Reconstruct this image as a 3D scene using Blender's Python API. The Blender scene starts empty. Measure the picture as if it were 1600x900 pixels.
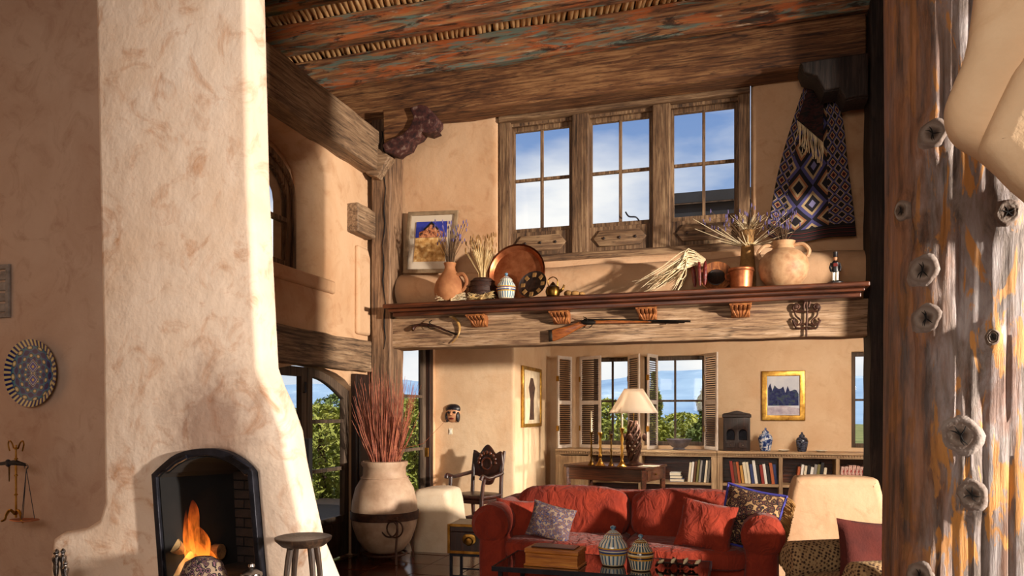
import bpy, bmesh, math, random
from mathutils import Vector, Matrix, Euler
PI = math.pi
random.seed(11)
SC = bpy.context.scene
COL = SC.collection
# ------------------------------------------------------------------ camera
F = 1150.0; EYE = 1.5; YAW = math.atan(350/1150); SY, CY = math.sin(YAW), math.cos(YAW)
cam = bpy.data.cameras.new('camera'); co = bpy.data.objects.new('camera', cam); COL.objects.link(co)
co.location = (0, 0, EYE); co.rotation_euler = (PI/2, 0, YAW)
cam.sensor_width = 36; cam.lens = F*36/1600; cam.shift_y = 196/1600; cam.clip_end = 2000; cam.clip_start = .05
SC.camera = co
# ------------------------------------------------------------------ world
w = bpy.data.worlds.new('sky'); SC.world = w; w.use_nodes = True
nt = w.node_tree; N = nt.nodes; L = nt.links; N.clear()
tc = N.new('ShaderNodeTexCoord'); sep = N.new('ShaderNodeSeparateXYZ'); L.new(tc.outputs['Generated'], sep.inputs[0])
rp = N.new('ShaderNodeValToRGB'); L.new(sep.outputs['Z'], rp.inputs[0])
rp.color_ramp.elements[0].position = .0; rp.color_ramp.elements[0].color = (.62, .78, .95, 1)
rp.color_ramp.elements[1].position = .5; rp.color_ramp.elements[1].color = (.07, .21, .60, 1)
mp = N.new('ShaderNodeMapping'); mp.inputs['Scale'].default_value = (1.3, 1.3, 4.0); mp.inputs['Location'].default_value = (.05, .2, .45); L.new(tc.outputs['Generated'], mp.inputs[0])
nz = N.new('ShaderNodeTexNoise'); nz.inputs['Scale'].default_value = 1.9; nz.inputs['Detail'].default_value = 6; L.new(mp.outputs[0], nz.inputs[0])
cr = N.new('ShaderNodeValToRGB'); L.new(nz.outputs[0], cr.inputs[0])
cr.color_ramp.elements[0].position = .36; cr.color_ramp.elements[0].color = (0, 0, 0, 1); cr.color_ramp.elements[1].position = .58
mx = N.new('ShaderNodeMix'); mx.data_type = 'RGBA'; L.new(cr.outputs[0], mx.inputs[0]); L.new(rp.outputs[0], mx.inputs[6]); mx.inputs[7].default_value = (1.15, 1.15, 1.12, 1)
bg = N.new('ShaderNodeBackground'); L.new(mx.outputs[2], bg.inputs[0]); bg.inputs[1].default_value = 1.0
ow = N.new('ShaderNodeOutputWorld'); L.new(bg.outputs[0], ow.inputs[0])
# ------------------------------------------------------------------ lights
def aim(o, tgt): o.rotation_euler = (Vector(tgt)-Vector(o.location)).to_track_quat('-Z', 'Y').to_euler()
def lamp(name, typ, loc, tgt, power, color, **kw):
    l = bpy.data.lights.new(name, typ); l.energy = power; l.color = color
    for k, v in kw.items(): setattr(l, k, v)
    o = bpy.data.objects.new(name, l); COL.objects.link(o); o.location = loc; aim(o, tgt); return o
lamp('sun', 'SUN', (4, -8, 16), (0, 0, 0), 4.2, (1, .93, .80), angle=.01).rotation_euler = Vector((-.30, .42, -.86)).to_track_quat('-Z', 'Y').to_euler()
lamp('key_lamp', 'SPOT', (8.0, 1.6, 2.5), (-2.4, 5.4, .9), 11500, (1, .87, .735), spot_size=1.15, spot_blend=.9, shadow_soft_size=.22)
lamp('side_sun_spot', 'SPOT', (11.0, 8.15, 3.0), (-2.8, 10.1, .95), 5600, (1, .88, .70), spot_size=.5, spot_blend=.2, shadow_soft_size=.04)  # spot added outdoors, stands in for sun through the side window
lamp('fill_lamp', 'AREA', (-2.6, -1.2, 2.9), (-3.4, 5.0, 2.0), 32, (1, .87, .78), size=1.3)
lamp('added_soft_lamp', 'AREA', (-.2, -1.9, 2.7), (-.9, 7.0, 2.8), 150, (1, .85, .71), size=2.2)  # unseen area lamp added behind the eye to brighten the room softly
lamp('back_room_lamp', 'AREA', (1.7, 8.3, 2.25), (-.9, 10.9, 1.0), 85, (1, .87, .72), size=.7, specular_factor=.15)
SC.view_settings.view_transform = 'Standard'; SC.view_settings.look = 'None'
SC.view_settings.exposure = -0.17; SC.view_settings.gamma = 1.0; SC.view_settings.use_curve_mapping = False
# ------------------------------------------------------------------ pixel rays: a direction from the eye, met with a real plane
def at(px, py, X=None, Y=None, Z=None, T=None):
    x = (px-800)/F; z = (646-py)/F; d = Vector((-SY+x*CY, CY+x*SY, z))
    if X is not None: t = X/d.x
    elif Y is not None: t = Y/d.y
    elif Z is not None: t = (Z-EYE)/d.z
    else: t = T
    return Vector((0, 0, EYE))+d*t
def tdep(p): return -SY*p[0]+CY*p[1]
def mpp(p): return tdep(p)/F
def stand(px, Y, Z):                      # foot point on a level surface at height Z in the plane Y
    p = at(px, 646, Y=Y); return Vector((p.x, p.y, Z))
# ------------------------------------------------------------------ materials
MATS = {}
def hx(h):
    h = h.lstrip('#'); r = [int(h[i:i+2], 16)/255 for i in (0, 2, 4)]
    return tuple((c/12.92 if c <= .04045 else ((c+.055)/1.055)**2.4) for c in r)+(1,)
def newmat(name):
    m = bpy.data.materials.new(name); m.use_nodes = True; m.node_tree.nodes.clear()
    nt = m.node_tree; b = nt.nodes.new('ShaderNodeBsdfPrincipled'); o = nt.nodes.new('ShaderNodeOutputMaterial')
    nt.links.new(b.outputs[0], o.inputs[0]); MATS[name] = m
    return m, nt, b
def coords(nt, scale=(1, 1, 1), kind='Object', rot=(0, 0, 0)):
    t = nt.nodes.new('ShaderNodeTexCoord'); p = nt.nodes.new('ShaderNodeMapping')
    p.inputs['Scale'].default_value = scale; p.inputs['Rotation'].default_value = rot
    nt.links.new(t.outputs[kind], p.inputs[0]); return p.outputs[0]
def noise(nt, vec, scale, detail=5, rough=.55, dist=0):
    n = nt.nodes.new('ShaderNodeTexNoise'); n.inputs['Scale'].default_value = scale; n.inputs['Detail'].default_value = detail
    n.inputs['Roughness'].default_value = rough; n.inputs['Distortion'].default_value = dist
    nt.links.new(vec, n.inputs['Vector']); return n.outputs['Fac']
def ramp(nt, fac, stops, interp='LINEAR'):
    r = nt.nodes.new('ShaderNodeValToRGB'); e = r.color_ramp.elements; r.color_ramp.interpolation = interp
    while len(e) > 1: e.remove(e[-1])
    for i, (p, c) in enumerate(stops):
        k = e[0] if i == 0 else e.new(p)
        k.position = p; k.color = hx(c) if isinstance(c, str) else (c if len(c) == 4 else tuple(c)+(1,))
    nt.links.new(fac, r.inputs[0]); return r.outputs[0]
def mixc(nt, fac, a, b, mode='MIX'):
    m = nt.nodes.new('ShaderNodeMix'); m.data_type = 'RGBA'; m.blend_type = mode
    for s, v in ((0, fac), (6, a), (7, b)):
        if isinstance(v, (int, float)): m.inputs[s].default_value = v
        elif isinstance(v, str): m.inputs[s].default_value = hx(v)
        elif isinstance(v, tuple): m.inputs[s].default_value = v
        else: nt.links.new(v, m.inputs[s])
    return m.outputs[2]
def math_(nt, op, a, b=None):
    m = nt.nodes.new('ShaderNodeMath'); m.operation = op
    for i, v in enumerate((a, b)):
        if v is None: continue
        if isinstance(v, (int, float)): m.inputs[i].default_value = v
        else: nt.links.new(v, m.inputs[i])
    return m.outputs[0]
def bump(nt, b, h, strength=.3, dist=.01):
    n = nt.nodes.new('ShaderNodeBump'); n.inputs['Strength'].default_value = strength; n.inputs['Distance'].default_value = dist
    nt.links.new(h, n.inputs['Height']); nt.links.new(n.outputs[0], b.inputs['Normal'])
def pm(name, stops, sc=4, vec=(1, 1, 1), rough=.7, metal=0, bs=0, bsc=30, detail=5, coat=0, dist=0, kind='Object'):
    m, nt, b = newmat(name)
    if isinstance(stops, str): stops = [(0, stops)]
    v = coords(nt, vec, kind)
    if len(stops) == 1: b.inputs['Base Color'].default_value = hx(stops[0][1])
    else: nt.links.new(ramp(nt, noise(nt, v, sc, detail, .6, dist), stops), b.inputs['Base Color'])
    b.inputs['Roughness'].default_value = rough; b.inputs['Metallic'].default_value = metal
    if coat: b.inputs['Coat Weight'].default_value = coat; b.inputs['Coat Roughness'].default_value = .15
    if bs: bump(nt, b, noise(nt, v, bsc, 4), bs)
    return m
def plaster(name, pale, mid, stain, sc=1.3, amount=.5):
    m, nt, b = newmat(name); v = coords(nt)
    base = ramp(nt, noise(nt, v, sc, 6, .62, .6), [(.32, mid), (.62, pale)])
    patches = ramp(nt, noise(nt, v, sc*3.1, 7, .66, 1.2), [(.52, (0, 0, 0)), (.72, (amount,)*3)])
    c = mixc(nt, patches, base, stain)
    nt.links.new(c, b.inputs['Base Color']); b.inputs['Roughness'].default_value = .82
    bump(nt, b, noise(nt, v, 5, 7, .6), .35, .03); return m
def wood(name, dark, mid, light, axis=0, g=46, long=2.4, rough=.72, crack=True, coat=0, knots=False):
    m, nt, b = newmat(name); s = [g, g, g]; s[axis] = long
    v = coords(nt, tuple(s)); v2 = coords(nt, tuple(1.0 if i != axis else .35 for i in range(3)))
    grain = noise(nt, v, 1.0, 6, .65, .4); big = noise(nt, v2, 3.2, 4, .6, .5)
    f = math_(nt, 'ADD', math_(nt, 'MULTIPLY', grain, .62), math_(nt, 'MULTIPLY', big, .38))
    c = ramp(nt, f, [(.38, dark), (.50, mid), (.61, light)])
    if crack:                            # short dark pits of old hewn timber
        s3 = [60, 60, 60]; s3[axis] = 7
        c = mixc(nt, ramp(nt, noise(nt, coords(nt, tuple(s3)), 1.0, 4, .7), [(.56, (0, 0, 0)), (.66, (.75,)*3)]), c, dark)
    if crack:
        s2 = [9, 9, 9]; s2[axis] = .35
        cr_ = ramp(nt, noise(nt, coords(nt, tuple(s2)), 1.0, 3, .5, .2), [(.485, (1, 1, 1)), (.5, (.22, .2, .18)), (.512, (1, 1, 1))])
        c = mixc(nt, .75, c, cr_, 'MULTIPLY')
    nt.links.new(c, b.inputs['Base Color']); b.inputs['Roughness'].default_value = rough
    if coat: b.inputs['Coat Weight'].default_value = coat; b.inputs['Coat Roughness'].default_value = .2
    bump(nt, b, f, .5, .012); return m
# ------------------------------------------------------------------ geometry
class G:
    def __init__(s): s.v = []; s.f = []; s.uv = None
    def add(s, vs, fs):
        k = len(s.v); s.v += [tuple(p) for p in vs]; s.f += [tuple(i+k for i in f) for f in fs]; return s
    def box(s, c, d, rot=None):
        R = Euler(rot).to_matrix() if rot is not None and not isinstance(rot, Matrix) else rot
        vs = []
        for z in (-.5, .5):
            for x, y in ((-.5, -.5), (.5, -.5), (.5, .5), (-.5, .5)):
                p = Vector((x*d[0], y*d[1], z*d[2]))
                if R is not None: p = R @ p
                vs.append(p+Vector(c))
        return s.add(vs, [(3, 2, 1, 0), (4, 5, 6, 7), (0, 1, 5, 4), (1, 2, 6, 5), (2, 3, 7, 6), (3, 0, 4, 7)])
    def bb(s, a, b):
        return s.box([(a[i]+b[i])/2 for i in range(3)], [abs(b[i]-a[i]) for i in range(3)])
    def tube(s, pts, rad, n=8, caps=True, flat=1.0):
        pts = [Vector(p) for p in pts]
        if isinstance(rad, (int, float)): rad = [rad]*len(pts)
        up = None; rings = []
        for i, p in enumerate(pts):
            d = (pts[min(i+1, len(pts)-1)]-pts[max(i-1, 0)])
            d = d.normalized() if d.length > 1e-9 else Vector((0, 0, 1))
            if up is None:
                a = Vector((0, 0, 1)) if abs(d.z) < .9 else Vector((1, 0, 0)); u = d.cross(a).normalized()
            else: u = (up-d*up.dot(d)).normalized()
            up = u; w_ = d.cross(u)
            rings.append([p+(u*math.cos(2*PI*k/n)+w_*math.sin(2*PI*k/n)*flat)*rad[i] for k in range(n)])
        vs = [q for r in rings for q in r]; fs = []
        for i in range(len(rings)-1):
            for k in range(n):
                a = i*n+k; b = i*n+(k+1) % n; fs.append((a, b, b+n, a+n))
        if caps: fs.append(tuple(range(n))[::-1]); fs.append(tuple(range((len(rings)-1)*n, len(rings)*n)))
        return s.add(vs, fs)
    def lathe(s, prof, n=24, c=(0, 0, 0), R=None, sx=1, sy=1):
        c = Vector(c); vs = []
        for r, z in prof:
            for k in range(n):
                p = Vector((r*math.cos(2*PI*k/n)*sx, r*math.sin(2*PI*k/n)*sy, z))
                if R is not None: p = R @ p
                vs.append(c+p)
        fs = []
        for i in range(len(prof)-1):
            for k in range(n):
                a = i*n+k; b = i*n+(k+1) % n; fs.append((a, b, b+n, a+n))
        fs.append(tuple(range(n))[::-1]); fs.append(tuple(range((len(prof)-1)*n, len(prof)*n)))
        return s.add(vs, fs)
    def blob(s, c, r, p=2.0, n=20, m=12, R=None, wob=0):      # super-ellipsoid: cushions, stones, heads
        c = Vector(c); vs = []; fs = []
        pw = lambda a, e: math.copysign(abs(a)**e, a)
        e = 2.0/p; rows = []
        for i in range(m+1):
            ph = -PI/2+PI*i/m
            for k in range(n):
                th = 2*PI*k/n
                q = Vector((pw(math.cos(ph), e)*pw(math.cos(th), e)*r[0], pw(math.cos(ph), e)*pw(math.sin(th), e)*r[1], pw(math.sin(ph), e)*r[2]))
                if wob: q *= 1+wob*math.sin(3.1*q.x/r[0]+1.3*i)*math.cos(2.7*q.z/r[2]+k*.8)
                if R is not None: q = R @ q
                vs.append(c+q)
        for i in range(m):
            for k in range(n):
                a = i*n+k; b = i*n+(k+1) % n; fs.append((a, b, b+n, a+n))
        return s.add(vs, fs)
    def ring(s, c, R, r, axis='y', n=24, k=8):
        pts = []
        for i in range(n+1):
            a = 2*PI*i/n; u, v = R*math.cos(a), R*math.sin(a)
            pts.append(Vector(c)+Vector({'y': (u, 0, v), 'x': (0, u, v), 'z': (u, v, 0)}[axis]))
        return s.tube(pts, r, k, False)
    def prism(s, out, c0, c1, plane='xz'):
        n = len(out); m = {'xz': lambda a, b, c: (a, c, b), 'yz': lambda a, b, c: (c, a, b), 'xy': lambda a, b, c: (a, b, c)}[plane]
        vs = [m(a, b, c0) for a, b in out]+[m(a, b, c1) for a, b in out]
        fs = [tuple(range(n)), tuple(range(n, 2*n))[::-1]]+[(i+n, (i+1) % n+n, (i+1) % n, i) for i in range(n)]
        return s.add(vs, fs)
    def grid(s, fn, nu, nv, closed=False):
        k0 = len(s.v); s.uv = s.uv or {}
        vs = []
        for j in range(nv+1):
            for i in range(nu+1):
                s.uv[k0+len(vs)] = (i/nu, j/nv); vs.append(Vector(fn(i/nu, j/nv)))
        return s.add(vs, [(j*(nu+1)+i, j*(nu+1)+i+1, (j+1)*(nu+1)+i+1, (j+1)*(nu+1)+i) for j in range(nv) for i in range(nu)])
    def mesh(s, name, smooth=38, weld=False):
        me = bpy.data.meshes.new(name); me.from_pydata(s.v, [], s.f)
        bm = bmesh.new(); bm.from_mesh(me)
        if weld: bmesh.ops.remove_doubles(bm, verts=bm.verts, dist=1e-5)
        bmesh.ops.recalc_face_normals(bm, faces=bm.faces)
        bm.to_mesh(me); bm.free()
        if s.uv:
            u = me.uv_layers.new(name='UVMap')
            for lp in me.loops:
                u.data[lp.index].uv = s.uv.get(lp.vertex_index, (0, 0))
        if smooth:
            for p in me.polygons: p.use_smooth = True
            me.set_sharp_from_angle(angle=math.radians(smooth))
        return me
    def build(s, name, mat, parent=None, smooth=38, bev=0, sub=0, solid=0, weld=False, seg=2):
        return obj(name, s.mesh(name, smooth, weld), mat, parent, bev, sub, solid, seg)
def obj(name, me, mat, parent=None, bev=0, sub=0, solid=0, seg=2):
    o = bpy.data.objects.new(name, me); COL.objects.link(o)
    m = MATS[mat] if isinstance(mat, str) else mat
    me.materials.clear(); me.materials.append(m)
    if parent is not None: o.parent = parent
    if solid: md = o.modifiers.new('solid', 'SOLIDIFY'); md.thickness = solid; md.offset = 0
    if bev: md = o.modifiers.new('bevel', 'BEVEL'); md.width = bev; md.segments = seg; md.limit_method = 'ANGLE'; md.angle_limit = .6
    if sub: md = o.modifiers.new('sub', 'SUBSURF'); md.levels = sub; md.render_levels = sub
    return o
def tag(o, label, cat=None, group=None, kind=None):
    if label: o['label'] = label
    if cat: o['category'] = cat
    if group: o['group'] = group
    if kind: o['kind'] = kind
    return o
def thing(name, label, cat, loc=(0, 0, 0), rz=0, group=None):
    o = bpy.data.objects.new(name, None); COL.objects.link(o); o.empty_display_size = .1
    o.location = loc; o.rotation_euler = (0, 0, rz); return tag(o, label, cat, group)
def struct(o): o['kind'] = 'structure'; return o
def clone(o, parent=None):
    c = o.copy(); COL.objects.link(c); c.parent = parent
    for ch in [x for x in o.children]: clone(ch, c)
    return c
def slab(outs, d0, d1, bev=0.0, plane='xz', res=3, angle=50):
    """outlines (first outer, others holes) in a plane, with thickness and rounded edges"""
    cu = bpy.data.curves.new('tmp', 'CURVE'); cu.dimensions = '2D'; cu.fill_mode = 'BOTH'
    for o in outs:
        sp = cu.splines.new('POLY'); sp.points.add(len(o)-1); sp.use_cyclic_u = True
        for i, (a, b) in enumerate(o): sp.points[i].co = (a, b, 0, 1)
    th = abs(d1-d0)/2; cu.extrude = max(th-bev, 0); cu.bevel_depth = bev; cu.bevel_resolution = res; cu.offset = -bev
    ob = bpy.data.objects.new('tmp', cu); COL.objects.link(ob)
    dg = bpy.context.evaluated_depsgraph_get(); me = bpy.data.meshes.new_from_object(ob.evaluated_get(dg))
    bpy.data.objects.remove(ob); bpy.data.curves.remove(cu)
    mid = (d0+d1)/2
    for v in me.vertices:
        a, b, c = v.co
        v.co = {'xz': (a, mid-c, b), 'yz': (mid+c, a, b), 'xy': (a, b, mid+c)}[plane]
    bm = bmesh.new(); bm.from_mesh(me); bmesh.ops.remove_doubles(bm, verts=bm.verts, dist=1e-5)
    bmesh.ops.recalc_face_normals(bm, faces=bm.faces); bm.to_mesh(me); bm.free()
    for p in me.polygons: p.use_smooth = True
    me.set_sharp_from_angle(angle=math.radians(angle)); return me
def smooth_loop(pts, n=4):                     # Catmull-Rom through a closed outline
    out = []; m = len(pts)
    for i in range(m):
        p0, p1, p2, p3 = (Vector(pts[(i+k-1) % m]) for k in range(4))
        for j in range(n):
            t = j/n
            out.append(tuple(.5*((2*p1)+(p2-p0)*t+(2*p0-5*p1+4*p2-p3)*t*t+(3*p1-p0-3*p2+p3)*t**3)))
    return out
def smooth_path(pts, n=5):
    out = []; m = len(pts); P = [Vector(p) for p in pts]
    for i in range(m-1):
        p0, p1, p2, p3 = P[max(i-1, 0)], P[i], P[i+1], P[min(i+2, m-1)]
        for j in range(n):
            t = j/n
            out.append(.5*((2*p1)+(p2-p0)*t+(2*p0-5*p1+4*p2-p3)*t*t+(3*p1-p0-3*p2+p3)*t**3))
    return out+[P[-1]]
def rect(a0, b0, a1, b1): return [(a0, b0), (a1, b0), (a1, b1), (a0, b1)]
def pxz(pts, Y):                               # outline measured in the photograph, on the real plane Y
    return [(lambda p: (p.x, p.z))(at(a, b, Y=Y)) for a, b in pts]
def pyz(pts, X): return [(lambda p: (p.y, p.z))(at(a, b, X=X)) for a, b in pts]
# ------------------------------------------------------------------ materials of the place
from mathutils import noise as mn
plaster('plaster_chimney', '#efddcc', '#e4c9b0', '#c08a60', 1.1, .85)
plaster('plaster_tan', '#d2ae8a', '#c3976f', '#a8754c', 1.2, .5)
plaster('plaster_rose', '#cdb3a0', '#bd9d88', '#a07860', 1.2, .5)
plaster('plaster_back', '#dfc3a0', '#d3b08a', '#bf9468', 1.6, .3)
plaster('plaster_pale', '#ead9c0', '#dcc6a6', '#c8a67e', 1.4, .25)
wood('wood_grey', '#4c3a2c', '#84694f', '#a3896c', 1)
wood('wood_grey_x', '#4c3a2c', '#84694f', '#a3896c', 0)
wood('wood_grey_z', '#4a372a', '#806248', '#a08063', 2)
wood('wood_brown', '#2e190e', '#6b4426', '#9a7048', 0)
wood('wood_loft', '#5e4230', '#a28261', '#c4a78a', 0)
wood('wood_window', '#3c291b', '#73563c', '#9c7f5e', 2)
wood('wood_window_x', '#3c291b', '#73563c', '#9c7f5e', 0)
wood('wood_door', '#33291f', '#544436', '#6c5a49', 2, crack=False)
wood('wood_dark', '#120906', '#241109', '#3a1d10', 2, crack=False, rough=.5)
wood('wood_shelf', '#200c07', '#44200f', '#6a371c', 0, crack=False, rough=.4, coat=.3)
wood('wood_case', '#7a6047', '#a88a68', '#c4a884', 0, crack=False)
wood('wood_case_z', '#7a6047', '#a88a68', '#c4a884', 2, crack=False)
wood('wood_desk', '#240f08', '#4c2413', '#6e3a20', 0, crack=False, rough=.28, coat=.5)
wood('wood_box', '#7a3f12', '#b06a22', '#cf8c3a', 0, crack=False, rough=.35, coat=.3)
wood('wood_chair', '#150806', '#2c120b', '#451f12', 2, crack=False, rough=.4, coat=.3)
wood('latilla_wood', '#a87a48', '#dcb07a', '#f4dab0', 1, g=18, crack=False)
wood('bracket_wood', '#5a2e12', '#93552a', '#b5763c', 2, crack=False)
wood('stick_dark', '#1a120e', '#33241a', '#4d3828', 2, crack=False, rough=.45)
pm('soot', [(.3, '#050507'), (.7, '#121010')], 5, rough=.95)
pm('soot_brick', [(.3, '#0f0c0d'), (.7, '#2e2523')], 9, rough=.9, bs=.4)
pm('jamb_warm', [(.3, '#4b3629'), (.7, '#7a5b46')], 5, rough=.9, bs=.3)
pm('iron_black', [(.3, '#15151c'), (.7, '#2b2c36')], 14, rough=.45, metal=.6, bs=.15)
pm('iron_rust', [(.3, '#2d1a12'), (.7, '#5b3623')], 14, rough=.6, metal=.4, bs=.3)
pm('brass', [(.3, '#8a6020'), (.7, '#cfa050')], 12, rough=.28, metal=1)
pm('brass_dark', [(.3, '#3a2810'), (.7, '#7a5a28')], 14, rough=.35, metal=1)
pm('copper', [(.3, '#93502e'), (.7, '#c98258')], 10, rough=.42, metal=.85)
pm('silver', [(.3, '#6c6a6c'), (.7, '#b4b0ae')], 12, rough=.25, metal=1)
def painted(name):
    m, nt, b = newmat(name); v = coords(nt, (1.1, 9, 9)); v2 = coords(nt, (.8, 2.2, 5)); g = coords(nt, (1.5, 30, 30))
    c = ramp(nt, noise(nt, g, 1, 6, .65), [(.36, '#44291a'), (.5, '#84583a'), (.64, '#ac7e50')])
    c = mixc(nt, ramp(nt, noise(nt, v2, 2.0, 6, .66, .6), [(.50, (0, 0, 0)), (.60, (.8,)*3)]), c, '#b8602e')
    c = mixc(nt, ramp(nt, noise(nt, v, 1.6, 7, .7, .9), [(.52, (0, 0, 0)), (.60, (.8,)*3)]), c, '#5f7d74')
    c = mixc(nt, ramp(nt, noise(nt, coords(nt, (1.3, 12, 14)), 1.9, 6, .7, .5), [(.62, (0, 0, 0)), (.70, (.75,)*3)]), c, '#cdbfa8')
    c = mixc(nt, ramp(nt, noise(nt, coords(nt, (1.7, 8, 8)), 1.3, 6, .7, .5), [(.55, (0, 0, 0)), (.62, (.85,)*3)]), c, '#24130c')
    nt.links.new(c, b.inputs['Base Color']); b.inputs['Roughness'].default_value = .75
    bump(nt, b, noise(nt, g, 1, 6), .5, .012)
painted('painted_wood')
def logmat(name, k):
    m, nt, b = newmat(name); v = coords(nt, (9, 9, 2.0)); g = coords(nt, (34, 34, 1.6))
    c = ramp(nt, noise(nt, v, 1.0, 8, .66, .7), [(.36, '#43352f'), (.46, '#83766f'), (.55, '#9c9292'), (.66, '#b8b0b0')])
    c = mixc(nt, ramp(nt, noise(nt, coords(nt, (3.2, 3.2, .7)), 1.4, 7, .65, .5), [(.55, (0, 0, 0)), (.63, (.7*k,)*3)]), c, '#7d4f32')
    c = mixc(nt, ramp(nt, noise(nt, coords(nt, (11, 11, 2.4)), 1.3, 6, .6, .6), [(.53, (0, 0, 0)), (.565, (.9*k,)*3)]), c, '#cf9044')
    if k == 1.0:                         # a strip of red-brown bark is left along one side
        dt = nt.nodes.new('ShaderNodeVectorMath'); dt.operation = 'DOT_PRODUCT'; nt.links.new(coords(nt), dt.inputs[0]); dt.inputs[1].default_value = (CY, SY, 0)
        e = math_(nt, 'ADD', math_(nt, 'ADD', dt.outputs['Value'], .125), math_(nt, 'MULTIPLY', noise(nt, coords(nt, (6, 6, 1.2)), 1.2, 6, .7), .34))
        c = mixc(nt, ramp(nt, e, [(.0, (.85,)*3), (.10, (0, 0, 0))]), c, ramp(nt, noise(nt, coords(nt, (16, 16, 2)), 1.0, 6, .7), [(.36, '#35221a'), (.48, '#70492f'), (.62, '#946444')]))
    c = mixc(nt, ramp(nt, noise(nt, g, 1.0, 5, .6), [(.27, (.7,)*3), (.38, (0, 0, 0))]), c, '#2a1d18')
    nt.links.new(c, b.inputs['Base Color']); b.inputs['Roughness'].default_value = .62
    bump(nt, b, noise(nt, coords(nt, (22, 22, 1.4)), 1.0, 8, .7), .7, .02)
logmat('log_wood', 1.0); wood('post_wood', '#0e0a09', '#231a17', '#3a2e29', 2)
def glassmat():
    m, nt, b = newmat('window_glass'); o = [n for n in nt.nodes if n.type == 'OUTPUT_MATERIAL'][0]
    tr = nt.nodes.new('ShaderNodeBsdfTransparent'); gl = nt.nodes.new('ShaderNodeBsdfGlossy'); gl.inputs['Roughness'].default_value = .03
    mx = nt.nodes.new('ShaderNodeMixShader'); mx.inputs[0].default_value = .02
    nt.links.new(tr.outputs[0], mx.inputs[1]); nt.links.new(gl.outputs[0], mx.inputs[2]); nt.links.new(mx.outputs[0], o.inputs[0]); nt.nodes.remove(b)
glassmat()
pm('tile', [(.3, '#2c140c'), (.55, '#54291a'), (.75, '#6f3c26')], 3.0, rough=.16, bs=.12, bsc=9, coat=.4)
pm('grout', [(.3, '#1c120e'), (.7, '#33231a')], 8, rough=.8)
pm('ceiling_board', [(.3, '#3a2413'), (.7, '#5a3a20')], 6, rough=.9)
# ------------------------------------------------------------------ planes of the room
XL, YB, YC, YP, YA, XA, YF, ZC = -3.89, 7.33, 4.22, 4.72, 9.22, -2.78, 11.2, 2.62
# floor with its tiles
fl = struct(G().bb((-7.6, -3.1, -.12), (8.8, 11.6, -.012)).build('floor', 'grout', smooth=0))
tm = G().box((0, 0, 0), (.445, .445, .03)).mesh('tile', 0)
tm.materials.append(MATS['tile'])
for i in range(15):
    for j in range(19):
        o = bpy.data.objects.new('tile', tm); COL.objects.link(o); o.parent = fl
        o.location = (-4.05+.455*i, 2.9+.455*j, -.015+random.uniform(-.0025, .0025)); o.rotation_euler = (random.uniform(-.003, .003), random.uniform(-.003, .003), 0)
struct(G().bb((-7.6, -3.1, 5.62), (8.8, 8.0, 5.75)).build('ceiling', 'ceiling_board', smooth=0))
# --- left wall: door arch, high niche, garden door
def arch(a0, a1, z0, zs, zt, n=10):
    return [(a0, z0), (a1, z0)]+[((a0+a1)/2+(a1-a0)/2*math.cos(PI*i/n), zs+(zt-zs)*math.sin(PI*i/n)) for i in range(n+1)]
yn1 = at(512, 441, X=XL).y
niche = arch(5.0, yn1, 2.83, 3.86, 4.16); dhole = arch(5.35, 6.97, -.2, 1.70, 1.96)
ghole = rect(7.90, -.2, 9.04, 2.45)
struct(obj('wall_left', slab([rect(YP, 2.47, 7.7, 4.5), niche], XL-.42, XL, .05, 'yz'), 'plaster_tan'))
struct(obj('wall_left_lower', slab([rect(YP, -.4, 9.6, 2.56), dhole, ghole], XL-.15, XL-.001, 0, 'yz'), 'plaster_tan'))
# plastered pier that steps out beside the post, and the sloped sill of the niche
g = G().prism([(7.02, 2.35), (7.30, 2.35), (7.30, 3.2), (7.24, 3.3), (7.02, 3.3)], XL-.02, XL+.05, 'yz'); struct(g.build('trim_1', 'plaster_tan', bev=.03))
struct(G().prism([(4.9, 2.70), (yn1+.10, 2.70), (yn1+.10, 2.83), (4.9, 2.83)], XL-.3, XL+.035, 'yz').build('trim_2', 'plaster_tan', bev=.02))
# --- wall behind the chimney breast, with the plate
struct(G().bb((-7.6, YP, -.1), (XL-.05, YP+.3, 5.7)).build('wall_fireplace', 'plaster_rose', smooth=0))
struct(G().bb((-7.8, -3.1, -.1), (-7.5, 8.0, 5.7)).build('wall_far_left', 'plaster_tan', smooth=0))
struct(G().bb((-7.8, -3.3, -.1), (8.9, -3.05, 5.7)).build('wall_rear', 'plaster_tan', smooth=0))
struct(G().bb((8.6, -3.1, -.1), (8.9, 8.0, 5.7)).build('wall_right', 'plaster_tan', smooth=0))
struct(G().bb((1.72, 6.4, 3.4), (1.95, 7.61, 5.6)).build('wall_shade_upper', 'plaster_tan', smooth=0))  # unseen wall added to keep the key light off the upper right
struct(G().bb((1.72, 6.70, -.1), (1.95, 7.61, 3.41)).build('wall_shade_pier', 'plaster_tan', smooth=0))  # unseen pier added to hold the dark post in shade
# --- back wall: upper part with the window group, lower right part
wx0, wx1 = at(777, 300, Y=7.62).x, at(1174, 300, Y=7.62).x
struct(obj('wall_back', slab([rect(-4.31, 2.55, 8.7, 5.7), rect(wx0, 3.14, wx1, 4.9)], 7.62, 7.98, .07, 'xz'), 'plaster_tan'))
struct(G().bb((1.32, 7.62, -.1), (8.7, 7.98, 2.56)).build('wall_back_right', 'plaster_tan', smooth=0))
struct(G().bb((-7.6, 7.62, 4.74), (-4.3, 7.98, 5.7)).build('wall_back_upper_left', 'plaster_tan', smooth=0))
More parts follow.
